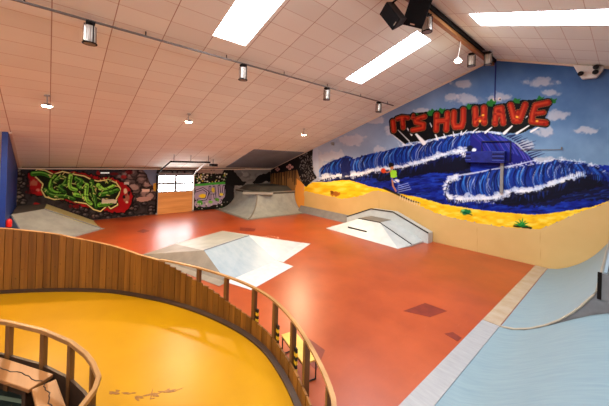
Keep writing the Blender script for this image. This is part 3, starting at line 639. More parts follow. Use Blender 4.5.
for i in range(len(wp) - 1):
    a, c = wp[i], wp[i + 1]; m = (a + c) / 2; h0 = .27 if (m[1] < -.6 and m[0] > -5) else float(np.interp(m[0], hx, hz)); t = (c - a) / np.linalg.norm(c - a); q = m + np.array([-t[1], t[0]]) * .024
    bk.box((q[0], q[1], (h0 - .03) / 2 + .02), (np.linalg.norm(c - a) + .01, .01, h0 - .05), Matrix.Rotation(math.atan2(t[1], t[0]), 3, 'Z'))
bk.build('gap_shade_sheet', MT['gutter'], fence)  # dark sheet added behind the boards so their gaps read as shade
bp_ = w.build('board_panel', MT['fence'], fence)
at = bp_.data.color_attributes.new('shade', 'FLOAT_COLOR', 'POINT'); random.seed(5)
for i in range(len(bp_.data.vertices) // 8):
    v_ = random.uniform(.72, 1.12)
    for j in range(8): at.data[i * 8 + j].color = (v_, v_, v_, 1)
w = MB(); w.sweep([(x, y) for x, y in FD], [(-.09, .02), (-.015, .02), (-.015, .075), (-.09, .055)]); w.build('skirting_board', MT['gutter'], fence, label='dark stained skirting board')
arc = np.r_[0, np.cumsum(np.linalg.norm(np.diff(wp, axis=0), axis=1))]
i0 = int(np.argmin(np.hypot(wp[:, 0] + 6.70, wp[:, 1] - 1.80)))
rp = wp[i0:]
w = MB(); w.sweep([(x, y) for x, y in rp], [(.012, .84), (.06, .84), (.06, .870), (.012, .870)]); w.build('handrail', MT['rail'], fence, label='pale handrail')
# capping strip on the solid part
w = MB(); w.sweep([(x, y, float(np.interp(x, hx, hz))) for x, y in wp[:i0 + 1]], [(-.018, .018), (.03, .018), (.03, .034), (-.018, .034)]); w.build('capping', MT['rail'], fence)
def near_path(p):
    i = int(np.argmin(np.hypot(wp[:, 0] - p[0], wp[:, 1] - p[1]))); i = min(max(i, 1), len(wp) - 2)
    t = wp[i + 1] - wp[i - 1]; t /= np.linalg.norm(t); return wp[i], t, np.array([-t[1], t[0]])
for n_, (p, tape) in enumerate([((-5.72, 2.2), 0), ((-5.08, 2.5), 0), ((-4.29, 2.68), 1), ((-3.64, 2.69), 1), ((-3.12, 2.59), 1), ((-2.6, 2.42), 0), ((-1.96, 2.15), 0), ((-1.55, 1.7), 0)]):
    c, t, nr = near_path(p); R = Matrix.Rotation(math.atan2(t[1], t[0]), 3, 'Z')
    q = c + nr * .04
    w = MB(); w.box((q[0], q[1], .42), (.07, .07, .83), R); po = w.build('post', MT['post'], fence)
    if tape:
        q2 = c + nr * .06 + t * .062
        for z in range(8):
            w = MB(); w.box((q2[0], q2[1], (.09 + z * .055)), (.055, .03, .055), R)
            o = w.build('hazard_stripe', MT['hazk'] if z % 2 else MT['hazy'], po, label='black hazard stripe' if z % 2 else 'yellow hazard stripe')

# ------------------------------------------------------------------ inner railing and its benches
ir = thing('inner_railing', 'low curved wooden railing at the inner edge of the yellow track', 'railing', (-4.65, .04, 0))
w = MB(); w.sweep([(x, y) for x, y in IP], [(-.022, .845), (.022, .845), (.022, .895), (-.022, .895)]); w.build('top_rail', MT['railmid'], ir, bevel=.006)
w = MB(); w.sweep([(x, y) for x, y in ID], [(-.015, .01), (.015, .01), (.015, .46), (-.015, .46)]); w.build('lower_board', MT['gutter'], ir)
ipd = np.array(ID)
for p in [(-6.1, -1.0), (-5.31, -.34), (-4.81, -.02), (-4.31, .23), (-3.74, .385), (-3.1, .22)]:
    i = int(np.argmin(np.hypot(ipd[:, 0] - p[0], ipd[:, 1] - p[1]))); i = min(max(i, 1), len(ipd) - 2); t = ipd[i + 1] - ipd[i - 1]
    t = t / np.linalg.norm(t); q = ipd[i]
    w = MB(); w.box((q[0], q[1], .427), (.07, .05, .836), Matrix.Rotation(math.atan2(t[1], t[0]), 3, 'Z')); w.build('post', MT['post'], ir)
def slab_bench(label, p0, u, L, wd, name='slab_bench', z=.45):
    u = Vector((u[0], u[1], 0)).normalized(); n = Vector((u.y, -u.x, 0)); p0 = Vector((p0[0], p0[1], 0))
    t = thing(name, label, 'bench', tuple(p0))
    q = [p0, p0 + u * L, p0 + u * L + n * wd, p0 + n * wd]
    w = MB(); w.hexa([v + Vector((0, 0, z - .045)) for v in q], [v + Vector((0, 0, z)) for v in q]); w.build('seat', MT['bench'], t, bevel=.008)
    w = MB(); pts = [p0 + u * (L * i / 24) + n * (wd * (.48 + .06 * math.sin(i * .9) + .03 * math.sin(i * 2.3))) + Vector((0, 0, z + .001)) for i in range(25)]
    w.tube(pts, .0055, 6); w.build('wavy_seam', MT['groove'], t, label='dark wavy seam between the two halves')
    for s in (.12, L - .12):
        c = p0 + u * s + n * wd / 2; R = Matrix.Rotation(math.atan2(u.y, u.x), 3, 'Z')
        w = MB(); w.box((c.x, c.y, (z - .04) / 2 + .005), (.06, wd * .8, z - .05), R); w.build('leg', MT['gutter'], t)
    return t
slab_bench('slab bench along the inner railing, running out at the left edge', (-6.0, -.86), (.84, .54), 1.75, .25)
slab_bench('slab bench at the bend of the inner railing, turned towards the viewer', (-4.40, .11), (.99, .13), 1.0, .21, z=.455)
w = MB(); w.bb((-5.6, -.62, .0095), (-4.72, -.56, .012)); 
w = MB(); R = Matrix.Rotation(math.atan2(.26, .31), 3, 'Z'); w.box((-5.05, -.30, .011), (.5, .05, .003), R); struct(w.build('floor_line', MT['palegreen']))

# low bench outside the fence
t = thing('low_bench', 'low bench with yellow wooden top and black metal legs outside the fence', 'bench', (-3.2, 2.8, 0))
u = Vector((.9, -.2, 0)).normalized(); n = Vector((.2, .9, 0)).normalized(); p0 = Vector((-3.63, 2.83, 0)); L, wd, z = .74, .24, .31
q = [p0, p0 + u * L, p0 + u * L + n * wd, p0 + n * wd]
w = MB(); w.hexa([v + Vector((0, 0, z - .025)) for v in q], [v + Vector((0, 0, z)) for v in q]); w.build('seat', MT['benchyellow'], t, bevel=.004)
for s in (.03, L - .03):
    w = MB(); a = p0 + u * s + n * .015; c = p0 + u * s + n * (wd - .015)
    w.tube([a + Vector((0, 0, z - .025)), a + Vector((0, 0, .012)), c + Vector((0, 0, .012)), c + Vector((0, 0, z - .025))], .012, 8); w.build('leg_frame', MT['black'], t)
w = MB(); a = p0 + n * .02 + Vector((0, 0, z - .05)); w.tube([a, a + u * L], .01, 8); w.build('side_rail', MT['black'], t)

# dark red patches on the floor
def patch(pts, name='floor_patch'): 
    w = MB(); w.prism([(x, y, .0005) for x, y in pts], (0, 0, .0025)); return struct(w.build(name, MT['patch']))
patch([(-3.08, 5.64), (-2.95, 6.36), (-2.49, 6.39), (-2.61, 5.86)]); patch([(-2.18, 5.5), (-2.1, 5.68), (-1.92, 5.62), (-1.93, 5.45)])
patch([(-3.75, 3.45), (-3.24, 3.45), (-3.0, 3.02), (-3.35, 3.05)]); patch([(-11.6, 6.5), (-11.0, 6.95), (-10.6, 6.62), (-11.1, 6.2)])
patch([(-13.6, 3.0), (-13.1, 3.15), (-12.9, 2.85), (-13.3, 2.7)])

w = MB(); random.seed(3)
for k in range(16):
    a = k / 16 * 2 * PI; x, y = -9.35 + .42 * math.cos(a) * random.uniform(.7, 1.1), 6.55 + .3 * math.sin(a) * random.uniform(.7, 1.1); L_ = random.uniform(.08, .2); d_ = a + 1.5
    w.prism([(x, y, .0005), (x + L_ * math.cos(d_), y + L_ * math.sin(d_), .0005), (x + L_ * math.cos(d_) + .03, y + L_ * math.sin(d_) + .05, .0005), (x + .03, y + .05, .0005)], (0, 0, .002))
for k in range(5): w.prism([(-9.65 + k * .13, 6.5, .0005), (-9.58 + k * .13, 6.48, .0005), (-9.57 + k * .13, 6.6, .0005), (-9.64 + k * .13, 6.62, .0005)], (0, 0, .002))
struct(w.build('floor_mark', MT['scuff']))

# ------------------------------------------------------------------ ramps
# bank in the far left corner
t = thing('corner_bank_ramp', 'grey bank ramp in the far left corner before the green graffiti', 'ramp', (-14.6, .8, 0))
zc = .9; C0, C1 = (-14.35, -1.0), (-15.19, -.16); B0, B1 = (-12.95, -.42), (-14.75, 1.62)
D0 = (XE + .02, -1.0); D1 = (XE + .02, -.1)
w = MB(); w.prism([(D0[0], D0[1], 0), (C0[0], C0[1], 0), (C1[0], C1[1], 0), (D1[0], D1[1], 0)], (0, 0, zc)); w.build('deck', MT['rampdark'], t)
def patch_surface(c0, c1, b0, b1, z, n=10, k=.55, lift=0.0):
    """concave riding surface from a crest edge down to a ground edge"""
    A, rows = MB(), []
    for i in range(n + 1):
        s = i / n; zz = z * ((1 - s) * k + (1 - s) ** 2 * (1 - k)) + lift
        rows.append([(c0[0] + (b0[0] - c0[0]) * s, c0[1] + (b0[1] - c0[1]) * s, zz), (c1[0] + (b1[0] - c1[0]) * s, c1[1] + (b1[1] - c1[1]) * s, zz)])
    vs = [p for r in rows for p in r]; A.add(vs, [(2 * i, 2 * i + 1, 2 * i + 3, 2 * i + 2) for i in range(n)])
    # closed underneath
    m = len(vs); g = [(p[0], p[1], 0) for p in vs]; A.add(g, [])
    A.f += [(2 * i, 2 * i + 2, m + 2 * i + 2, m + 2 * i) for i in range(n)] + [(2 * i + 1, m + 2 * i + 1, m + 2 * i + 3, 2 * i + 3) for i in range(n)] + [(0, m, m + 1, 1)]
    return A
patch_surface(C0, C1, B0, B1, zc, k=.8).build('riding_surface', MT['rampgrey'], t, smooth=True)
w = MB(); H = (XE + .02, 1.55)
w.add([(C1[0], C1[1], zc), (D1[0], D1[1], zc), (H[0], H[1], 0.001), (B1[0], B1[1], 0.001), (C1[0], C1[1], 0), (D1[0], D1[1], 0)], [(0, 1, 2, 3), (0, 3, 4), (1, 5, 2)]); w.build('side_slope', MT['ramplit'], t)  # yellow-green light reflected onto this slope is put into its colour
w = MB(); w.tube([(C1[0], C1[1], zc + .01), (B1[0], B1[1], .012)], .022, 6); w.build('shadow_line_strip', MT['rampside'], t, label='dark strip for a shadow line')  # dark tube added for the shadow line between face and side slope
w = MB(); w.prism([(C0[0] + .004, C0[1] - .01, zc - .01), (C0[0] + .004, C0[1] - .01, .0), (B0[0] + .004, B0[1] - .01, .0)], (.004, -.01, 0)); w.build('side_panel', MT['rampblue'], t, label='pale blue side panel')
w = MB(); e0, e1 = Vector((B0[0], B0[1], 0)), Vector((B1[0], B1[1], 0)); nn = Vector((.73, .64, 0)) * .26
w.add([e0 + Vector((0, 0, .012)), e1 + Vector((0, 0, .012)), e1 + nn + Vector((0, 0, .003)), e0 + nn + Vector((0, 0, .003))], [(0, 1, 2, 3)]); w.build('transition_plate', MT['plate'], t)
w = MB(); w.tube([(C0[0], C0[1], zc + .005), (B0[0], B0[1], .01)], .014, 6); w.build('edge_trim', MT['plate'], t)

# hip quarter pipe in the back corner
t = thing('hip_quarter_pipe', 'two-sided grey hip quarter pipe in the back corner under the dark ceiling board', 'ramp', (-14.0, 9.0, 0))
def qp(run, h, n=14):
    R = (run * run + h * h) / (2 * h); return [(run * s / n, R - math.sqrt(max(0, R * R - (run * s / n) ** 2))) for s in range(n + 1)]
hx0, hy0, hz0 = -13.0, 7.76, 1.18; pr_ = qp(1.12, hz0)
w = MB()
F = [(hx0 - d, hy0 + d * 1.07, z) for d, z in pr_]; FL = [(XE + .02, hy0 + d * 1.07, z) for d, z in pr_]
w.strip(FL, F); w.build('left_transition', MT['rampgrey'], t, smooth=True)
w = MB(); FR = [(hx0 - d + .18, YM - .06, z) for d, z in pr_]; w.strip(F, FR); w.build('right_transition', MT['rampgrey'], t, smooth=True)
w = MB(); cx_, cy_ = F[-1][0], F[-1][1]
w.prism([(XE + .02, cy_, 0), (cx_, cy_, 0), (FR[-1][0], YM - .06, 0), (XE + .02, YM - .06, 0)], (0, 0, hz0)); w.build('deck', MT['rampdark'], t)
w = MB(); e_ = .18; g_ = .75; w.hexa([(XE + .02, cy_ + e_, hz0), (cx_ - e_, cy_ + e_, hz0), (FR[-1][0] - e_, YM - .06, hz0), (XE + .02, YM - .06, hz0)], [(XE + .02, cy_ + g_, hz0 + .27), (cx_ - g_, cy_ + g_, hz0 + .27), (FR[-1][0] - g_, YM - .06, hz0 + .27), (XE + .02, YM - .06, hz0 + .27)]); w.build('back_bank', MT['rampdark'], t)
w = MB(); w.tube([(p[0] + .006, p[1] - .006, p[2] + .004) for p in F], .04, 8); w.build('hip_seam', MT['rampwarm'], t, label='darker hip seam')
w = MB(); d_ = Vector((.57, .82, 0)).normalized(); n_ = Vector((-.82, .57, 0)); c_ = Vector((-14.10, 8.98, hz0 - .03))
w.box(c_ + n_ * .22, (1.75, .5, .14), Matrix.Rotation(math.atan2(d_.y, d_.x), 3, 'Z')); w.build('grind_ledge', MT['coping'], t, bevel=.03)
w = MB(); w.tube([(XE + .02, cy_ - .02, hz0 + .01), (cx_ + .02, cy_ - .02, hz0 + .01), (FR[-1][0] + .02, YM - .06, hz0 + .01)], .03, 8); w.build('coping', MT['coping'], t)
w = MB(); w.prism([(XE + .02, hy0 - .22, .002), (hx0 + .22, hy0 - .22, .002), (hx0 + .42, YM - .36, .002), (hx0 + .18, YM - .36, .002), (hx0, hy0, .002), (XE + .02, hy0, .002)], (0, 0, .008)); w.build('transition_plate', MT['rampwarm'], t)

# grind box against the mural
t = thing('grind_box', 'white ledge box with black edges standing against the mural wall', 'ramp', (-7.2, 10.6, 0))
FB = [(-8.75, 0), (-7.85, .62), (-6.80, .64), (-5.35, .06), (-5.35, 0)]
w = MB(); w.prism([(x, 10.3, z) for x, z in [(-8.75, .0)] + FB[1:]], (0, .92, 0)); w.build('ramp_top', MT['rampwhite'], t)
w = MB(); w.bb((-7.85, 10.3, .632), (-6.8, 11.2, .652)); w.build('flat_deck', MT['rampwarm'], t, label='tan flat deck')
BL = [(-9.3, 0), (-9.3, .37), (-7.87, .97), (-6.73, 1.0), (-5.15, .41), (-5.15, 0)]
w = MB(); w.prism([(x, 11.2, z) for x, z in BL], (0, .38, 0)); w.build('back_ledge', MT['rampwhite'], t)
w = MB(); w.tube([(x, 11.2, z + .004) for x, z in BL[1:5]], .028, 8); w.build('ledge_edge', MT['blackedge'], t, label='black ledge edging')
w = MB(); w.tube([(x, 10.3, z + .006) for x, z in FB[:4]], .024, 8); w.build('front_edge', MT['blackedge'], t, label='black front edging')
w = MB(); w.add([(-9.25, 9.66, .004), (-5.5, 9.56, .004), (-5.35, 10.3, .06), (-6.80, 10.3, .64), (-7.85, 10.3, .62), (-8.75, 10.3, .004), (-9.25, 9.66, 0), (-5.5, 9.56, 0), (-5.35, 10.3, 0), (-8.75, 10.3, 0)],
               [(0, 1, 3, 4), (1, 2, 3), (0, 4, 5), (0, 6, 7, 1), (1, 7, 8, 2)]); w.build('front_bank', MT['rampwhite'], t)
w = MB(); w.prism([(-9.4, 10.2, .002), (-8.6, 10.2, .002), (-8.6, 11.19, .002), (-9.4, 11.19, .002)], (0, 0, .01)); w.build('approach_plate', MT['plate'], t)
def bank_z(y): return .62 * (y - 9.63) / .67
w = MB(); w.tube([(-8.10, 9.87, bank_z(9.87) + .03), (-7.12, 9.87, bank_z(9.87) + .03)], .03, 8); w.build('flat_bar', MT['blackedge'], t, label='black flat bar')

# pyramid with plates in the middle of the floor
t = thing('pyramid_ramp', 'low pyramid ramp with pale plates in the middle of the orange floor', 'ramp', (-8.3, 4.2, 0))
zt = .47
A_, M_, N_ = (-10.07, 2.24), (-10.65, 3.38), (-11.47, 5.58); T1, T2 = (-7.95, 3.32), (-8.62, 5.17); P_, C_, Q_ = (-7.13, 5.27), (-8.1, 7.2), (-6.62, 3.38)
g = lambda p, z=.004: (p[0], p[1], z)
for nm, pts, m in (('left_slope', [g(M_), g(T1, zt), g(T2, zt), g(N_)], 'rampgrey'), ('front_slope', [g(A_), g(Q_), g(T1, zt), g(M_)], 'rampwarm'), ('right_slope', [g(Q_), g(P_), g(T2, zt), g(T1, zt)], 'rampblue'), ('back_slope', [g(P_), g(C_), g(N_), g(T2, zt)], 'rampwhite')):
    w = MB(); n0 = len(pts); w.add(pts + [(p[0], p[1], 0) for p in pts], ([(0, 1, 2, 3)] if nm != 'back_slope' else [(0, 1, 3), (1, 2, 3)]) + [(i, (i + 1) % 4, 4 + (i + 1) % 4, 4 + i) for i in range(4) if max(pts[i][2], pts[(i + 1) % 4][2]) < .1])
    w.build(nm, MT[m], t)
w = MB(); w.tube([g(T1, zt), g(T2, zt)], .018, 6); w.build('ridge_trim', MT['rampside'], t)
w = MB(); w.prism([(-6.62, 3.36, .002), (-5.86, 3.62, .002), (-6.44, 5.39, .002), (-7.13, 5.27, .002)], (0, 0, .008)); w.build('transition_plate', MT['platewhite'], t)
w = MB(); w.prism([(-7.13, 5.27, .002), (-6.88, 5.36, .002), (-7.82, 7.36, .002), (-8.1, 7.2, .002)], (0, 0, .010)); w.build('transition_plate', MT['platewhite'], t)
w = MB(); w.prism([(-10.15, 2.1, .002), (-6.5, 3.12, .002), (-6.62, 3.38, .002), (-10.07, 2.24, .002)], (0, 0, .006)); w.build('transition_plate', MT['rampwarm'], t)

# quarter pipe along the right side: far high part, near low bank, steel strip
X0 = -1.58; YS = 6.61
far = [(-1.58, 0), (-1.35, .055), (-1.12, .17), (-.9, .33), (-.72, .50), (-.58, .67), (-.48, .81), (-.39, .96), (-.33, 1.06), (-.28, 1.17)]
t = thing('quarter_pipe', 'tall pale blue quarter pipe meeting the mural wall at the right', 'ramp', (-.9, 9.0, 0))
w = MB(); w.strip([(x, YS, z) for x, z in far], [(x, YM - .03, z) for x, z in far]); w.build('riding_surface', MT['bowlblue'], t, smooth=True)
w = MB(); w.tube([(x - .004, YS, z + .004) for x, z in far], .018, 6); w.build('edge_trim', MT['edgebeige'], t)
w = MB(); w.prism([(x, YS + .004, z - .006) for x, z in far] + [(1.6, YS + .004, 1.16), (1.6, YS + .004, 0)], (0, .03, 0)); w.build('side_panel', MT['rampside'], t, label='dark grey side panel')
w = MB(); w.bb((-.26, YS + .04, .9), (1.6, YM - .03, 1.165)); w.build('deck', MT['rampgrey'], t)
w = MB(); w.tube([(-.28, YS, 1.18), (-.28, YM - .03, 1.18)], .025, 8); w.build('coping', MT['coping'], t)
w = MB(); w.bb((-.235, YS - .012, 1.04), (1.4, YS + .002, 1.46)); w.build('guard_panel', MT['rampside'], t)
w = MB(); w.bb((-.285, YS - .015, 1.04), (-.235, YS + .002, 1.47)); w.build('guard_post', MT['dark'], t, label='dark corner post')
w = MB(); w.bb((-.22, YS + .1, 1.165), (-.18, 9.6, 1.46)); w.build('guard_board', MT['rampblue'], t)
nearp = [(-1.592, 0), (-1.4, .03), (-1.2, .115), (-1.0, .245), (-.8, .40), (-.55, .60), (-.35, .75), (-.15, .87), (.2, 1.06), (.6, 1.2), (1.2, 1.3)]
t = thing('bank_ramp', 'broad pale blue bank ramp filling the lower right corner', 'ramp', (-.5, 4.5, 0))
w = MB(); w.strip([(x, 1.9, z) for x, z in nearp], [(x, YS - .02, z) for x, z in nearp]); w.build('riding_surface', MT['bowlblue'], t, smooth=True)
w = MB(); w.prism([(x, 1.9, z - .004) for x, z in nearp] + [(1.2, 1.9, 0)], (0, .03, 0)); w.build('side_panel', MT['rampside'], t)
t = thing('kick_plate', 'long scuffed steel plate between the orange floor and the right ramps', 'plate', (-1.74, 6.8, 0))
w = MB(); w.prism([(-1.885, 2.3, .002), (-1.59, 2.3, .002), (-1.59, YS - .01, .002), (-1.885, YS - .01, .002)], (0, 0, .008)); w.build('near_plate', MT['plate'], t)
w = MB(); w.prism([(-1.885, YS, .002), (-1.59, YS, .002), (-1.59, YM - .03, .002), (-1.885, YM - .03, .002)], (0, 0, .008)); w.build('far_plate', MT['plateorange'], t)

# ------------------------------------------------------------------ garage door in the eave wall
d = struct(MB().bb((XE + .005, 4.24, 0), (XE + .05, 4.33, 2.3)).bb((XE + .005, 6.16, 0), (XE + .05, 6.26, 2.3)).bb((XE + .005, 4.24, 2.14), (XE + .05, 6.26, 2.3)).build('door_1', MT['frame']))
w = MB(); w.bb((XE + .005, 4.33, 0), (XE + .045, 6.16, 1.17)); w.build('board_panel', MT['doorwood'], d)
w = MB(); w.bb((XE + .005, 4.36, 1.17), (XE + .03, 6.13, 2.12)); w.build('glazing', MT['pane'], d)
w = MB(); w.bb((XE + .03, 4.33, 1.17), (XE + .055, 6.16, 1.22)).bb((XE + .03, 4.33, 1.58), (XE + .06, 6.16, 1.70)).bb((XE + .03, 5.16, 1.2), (XE + .06, 5.28, 2.14)).bb((XE + .03, 4.33, 2.06), (XE + .055, 6.16, 2.15)); w.build('glazing_bar', MT['barsgrey'], d)
w = MB(); w.tube([(XE + .14, 4.2, 2.27), (XE + .14, 6.3, 2.27)], .022, 8)
for y in (4.25, 5.0, 5.25, 5.65, 6.2): w.tube([(XE + .14, y - .04, 2.27), (XE + .14, y + .04, 2.27)], .05, 10)
w.build('spring_shaft', MT['dark'], d)
w = MB(); w.tube([(XE + .1, 4.25, 0.1), (XE + .1, 4.25, 2.1), (XE + .35, 4.25, 2.3), (-14.4, 4.25, 2.88), (-14.4, 6.2, 2.88)], .042, 8); w.build('track', MT['dark'], d)
w = MB(); w.tube([(XE + .1, 6.2, 0.1), (XE + .1, 6.2, 2.1), (XE + .35, 6.2, 2.3), (-15.0, 6.2, 2.82)], .04, 8); w.build('track', MT['white'], d, label='white door track')
for y, x in ((5.2, -14.4), (6.1, -14.4), (4.4, -14.4)):
    w = MB(); w.tube([(x, y, 2.88), (x, y, roof(x))], .012, 6); w.build('hanger', MT['dark'], d)
w = MB(); w.bb((-15.1, 6.45, 2.66), (-14.8, 6.8, 2.80)); w.tube([(-14.95, 6.6, 2.8), (-14.95, 6.6, roof(-14.95))], .014, 6); tag(w.build('opener_box', MT['black']), 'small black box hung from the ceiling beside the door track', 'box')  # black box at the track's end, taken as the door opener
w = MB(); w.tube([(XE + .14, -.9, ZE + .01), (XE + .14, 9.5, ZE + .01)], .016, 6); tag(w.build('conduit', MT['dark']), 'thin dark conduit along the eave above the graffiti', 'conduit')
e = thing('exit_light', 'small black exit light with pale panel above the green graffiti', 'sign light', (XE + .1, 1.95, 2.2))
w = MB(); w.bb((XE + .0, 1.72, 2.27), (XE + .10, 2.2, 2.40)); w.build('housing', MT['black'], e)
w = MB(); w.bb((XE + .01, 1.78, 2.21), (XE + .08, 2.12, 2.27)); w.build('panel', MT['sign'], e)

w = MB(); w.lathe([(.0, 0), (.065, 0), (.072, .02), (.072, .19), (.05, .24), (.02, .26), (.0, .26)], (-12.97, -.952, .72), 16); tag(w.build('red_canister', MT['red'], smooth=True), 'small red canister hung on the end of the blue partition', 'canister')

# ------------------------------------------------------------------ ceiling fittings
def conduit(x, y0, y1, label):
    z = roof(x) - .10; t = thing('light_rail', label, 'rail', (x, y0, z))
    w = MB(); w.bb((x - .018, y0, z - .022), (x + .018, y1, z + .014)); w.build('rail', MT['railgrey'], t)
    for k in range(int((y1 - y0) / 1.84) + 1):
        y = y0 + .35 + k * 1.84
        if y < y1:
            w = MB(); w.tube([(x, y, z + .02), (x, y, roof(x) - .001)], .012, 6); w.build('hanger', MT['dark'], t)
    return t
conduit(-6.80, -2.6, 11.1, 'long light rail across the left slope of the ceiling carrying four spotlights')
def flood(x, y, z, label, s=1., group=None):
    t = thing('spotlight', label, 'spotlight', (x, y, z), group)
    w = MB(); w.bb((x - .07, y - .07, z - .05), (x + .07, y + .07, z)); w.tube([(x - .11, y, z - .03), (x + .11, y, z - .03)], .014, 6); w.build('bracket', MT['dark'], t)
    w = MB(); w.lathe([(.0, -.42), (.095, -.42), (.10, -.40), (.105, -.09), (.06, -.07), (.0, -.07)], (x, y, z), 18); w.build('housing', MT['glass'], t, smooth=True)
    w = MB(); w.lathe([(.0, -.39), (.05, -.39), (.05, -.12), (.0, -.12)], (x + .05, y - .065, z), 10); w.build('tube_lamp', MT['reflector'], t, smooth=True)
    w = MB(); w.tube([(x + .112 * math.cos(a), y + .112 * math.sin(a), z - .41) for a in np.linspace(0, 2 * PI, 17)], .012, 6, False)
    for a in (.4, 2.0, 3.6, 5.2): w.tube([(x + .108 * math.cos(a), y + .108 * math.sin(a), z - .42), (x + .108 * math.cos(a), y + .108 * math.sin(a), z - .06)], .01, 5)
    w.build('cage', MT['dark'], t)
    return t
zf = roof(-6.80) - .125
f0 = flood(-6.80, .49, zf, 'cylindrical spotlight at the top left, first on the long light rail')
copy_thing(f0, (0, 3.26, 0), 'cylindrical spotlight on the light rail just below the left skylight')
copy_thing(f0, (0, 6.45, 0), 'cylindrical spotlight on the light rail below the end of the middle skylight')
copy_thing(f0, (0, 9.50, 0), 'cylindrical spotlight on the light rail nearest the mural wall')
f1 = flood(-3.2, 6.58, 6.66, 'cylindrical spotlight under the ridge beam beside the black loudspeakers')
copy_thing(f1, (-.17, 3.42, .06), 'left one of the two spotlights on the crossbar under the beam by the mural')
copy_thing(f1, (.20, 3.76, .10), 'right one of the two spotlights on the crossbar under the beam by the mural')
w = MB(); w.tube([(-3.37, 10.0, 6.785), (-3.25, 10.15, 6.785)], .014, 8); w.tube([(-3.25, 10.15, 6.785), (-3.0, 10.3, 6.785)], .014, 8); tag(w.build('crossbar', MT['steel']), 'short steel crossbar under the ridge beam near the mural', 'bar')

def pendant(x, y, drop, label, r=.125):
    z = roof(x) - .01; t = thing('ceiling_lamp', label, 'lamp', (x, y, z))
    w = MB(); w.lathe([(.0, -.03), (.07, -.03), (.07, 0), (0, 0)], (x, y, z + .03), 14); w.build('canopy', MT['frame'], t)
    w = MB(); w.tube([(x, y, z), (x, y, z - drop)], .012, 6); w.build('stem', MT['frame'], t)
    w = MB(); w.lathe([(.0, 0), (.05, 0), (r, -.05), (r, -.07), (.0, -.06)], (x, y, z - drop), 18); w.build('shade', MT['steel'], t, smooth=True)
    w = MB(); w.lathe([(.0, -.105), (r * .6, -.10), (r * .9, -.072), (r * .8, -.066), (0, -.066)], (x, y, z - drop), 18); w.build('bulb', MT['lamp'], t, smooth=True)
    return t
p0 = pendant(-10.2, -.12, .19, 'small bright ceiling lamp nearest the blue partition')
copy_thing(p0, (0, 3.68, 0), 'small bright ceiling lamp in front of the wooden garage door')
copy_thing(p0, (0, 9.05, 0), 'small bright ceiling lamp nearest the mural wall on the left slope')
# hanging lamp from the ridge beam
x, y = -3.3, 8.74; t = thing('hanging_lamp', 'bright lamp hanging on a chain from the ridge beam', 'lamp', (x, y, 6.6))
w = MB(); w.tube([(x + .06, y, 6.68), (x, y, 6.22)], .01, 6); w.build('chain', MT['white'], t)
w = MB(); w.lathe([(.0, .05), (.04, .04), (.08, .0), (.08, -.03), (0, -.03)], (x, y, 6.19), 18); w.build('shade', MT['white'], t, smooth=True)
w = MB(); w.lathe([(.0, -.12), (.07, -.10), (.10, -.06), (.07, -.03), (.0, -.03)], (x, y, 6.19), 18); w.build('bulb', MT['lamp'], t, smooth=True)

def speaker(c, fdir, roll, size, label):
    fdir = Vector(fdir).normalized(); up = Vector((0, 0, 1)); r = fdir.cross(up).normalized(); u = r.cross(fdir)
    R = Matrix((r, -fdir, u)).transposed() @ Matrix.Rotation(roll, 3, 'Y')       # local x right, -y front, z up
    c = Vector(c); W_, D_, H_ = size; t = thing('loudspeaker', label, 'loudspeaker', tuple(c), 'black loudspeakers at the ridge')
    def L(p): return R @ Vector(p) + c
    x, y, z = W_ / 2, D_ / 2, H_ / 2; b = .55
    bot = [(-x, -y, -z), (x, -y, -z), (x * b, y, -z), (-x * b, y, -z)]; top = [(p[0], p[1], z) for p in bot]
    w = MB(); w.hexa([L(p) for p in bot], [L(p) for p in top]); w.build('cabinet', MT['speakerside'], t, bevel=.01)
    w = MB(); w.hexa([L(p) for p in ((-x * .96, -y - .02, -z * .97), (x * .96, -y - .02, -z * .97), (x * .96, -y, -z * .97), (-x * .96, -y, -z * .97))], [L(p) for p in ((-x * .96, -y - .02, z * .97), (x * .96, -y - .02, z * .97), (x * .96, -y, z * .97), (-x * .96, -y, z * .97))]); w.build('grille', MT['cloth'], t, bevel=.006)
    w = MB(); w.hexa([L(p) for p in ((-.05, -y - .024, -z * .88), (.05, -y - .024, -z * .88), (.05, -y - .02, -z * .88), (-.05, -y - .02, -z * .88))], [L(p) for p in ((-.05, -y - .024, -z * .80), (.05, -y - .024, -z * .80), (.05, -y - .02, -z * .80), (-.05, -y - .02, -z * .80))]); w.build('badge', MT['reflector'], t)
    a = L((0, 0, z)); w = MB(); w.tube([a, (a.x, a.y, 6.62) if abs(a.x - XR) < .06 else (XR, a.y, 6.64)], .02, 6); w.build('hanging_bracket', MT['dark'], t)
    return t
speaker((-3.42, 5.50, 6.34), (-.25, -.85, -.45), .42, (.32, .26, .50), 'left black loudspeaker of the pair hung from the ridge beam')
speaker((-3.08, 5.90, 6.46), (.30, -.85, -.42), -.40, (.46, .24, .66), 'right black loudspeaker of the pair, nearest the spotlight under the beam')

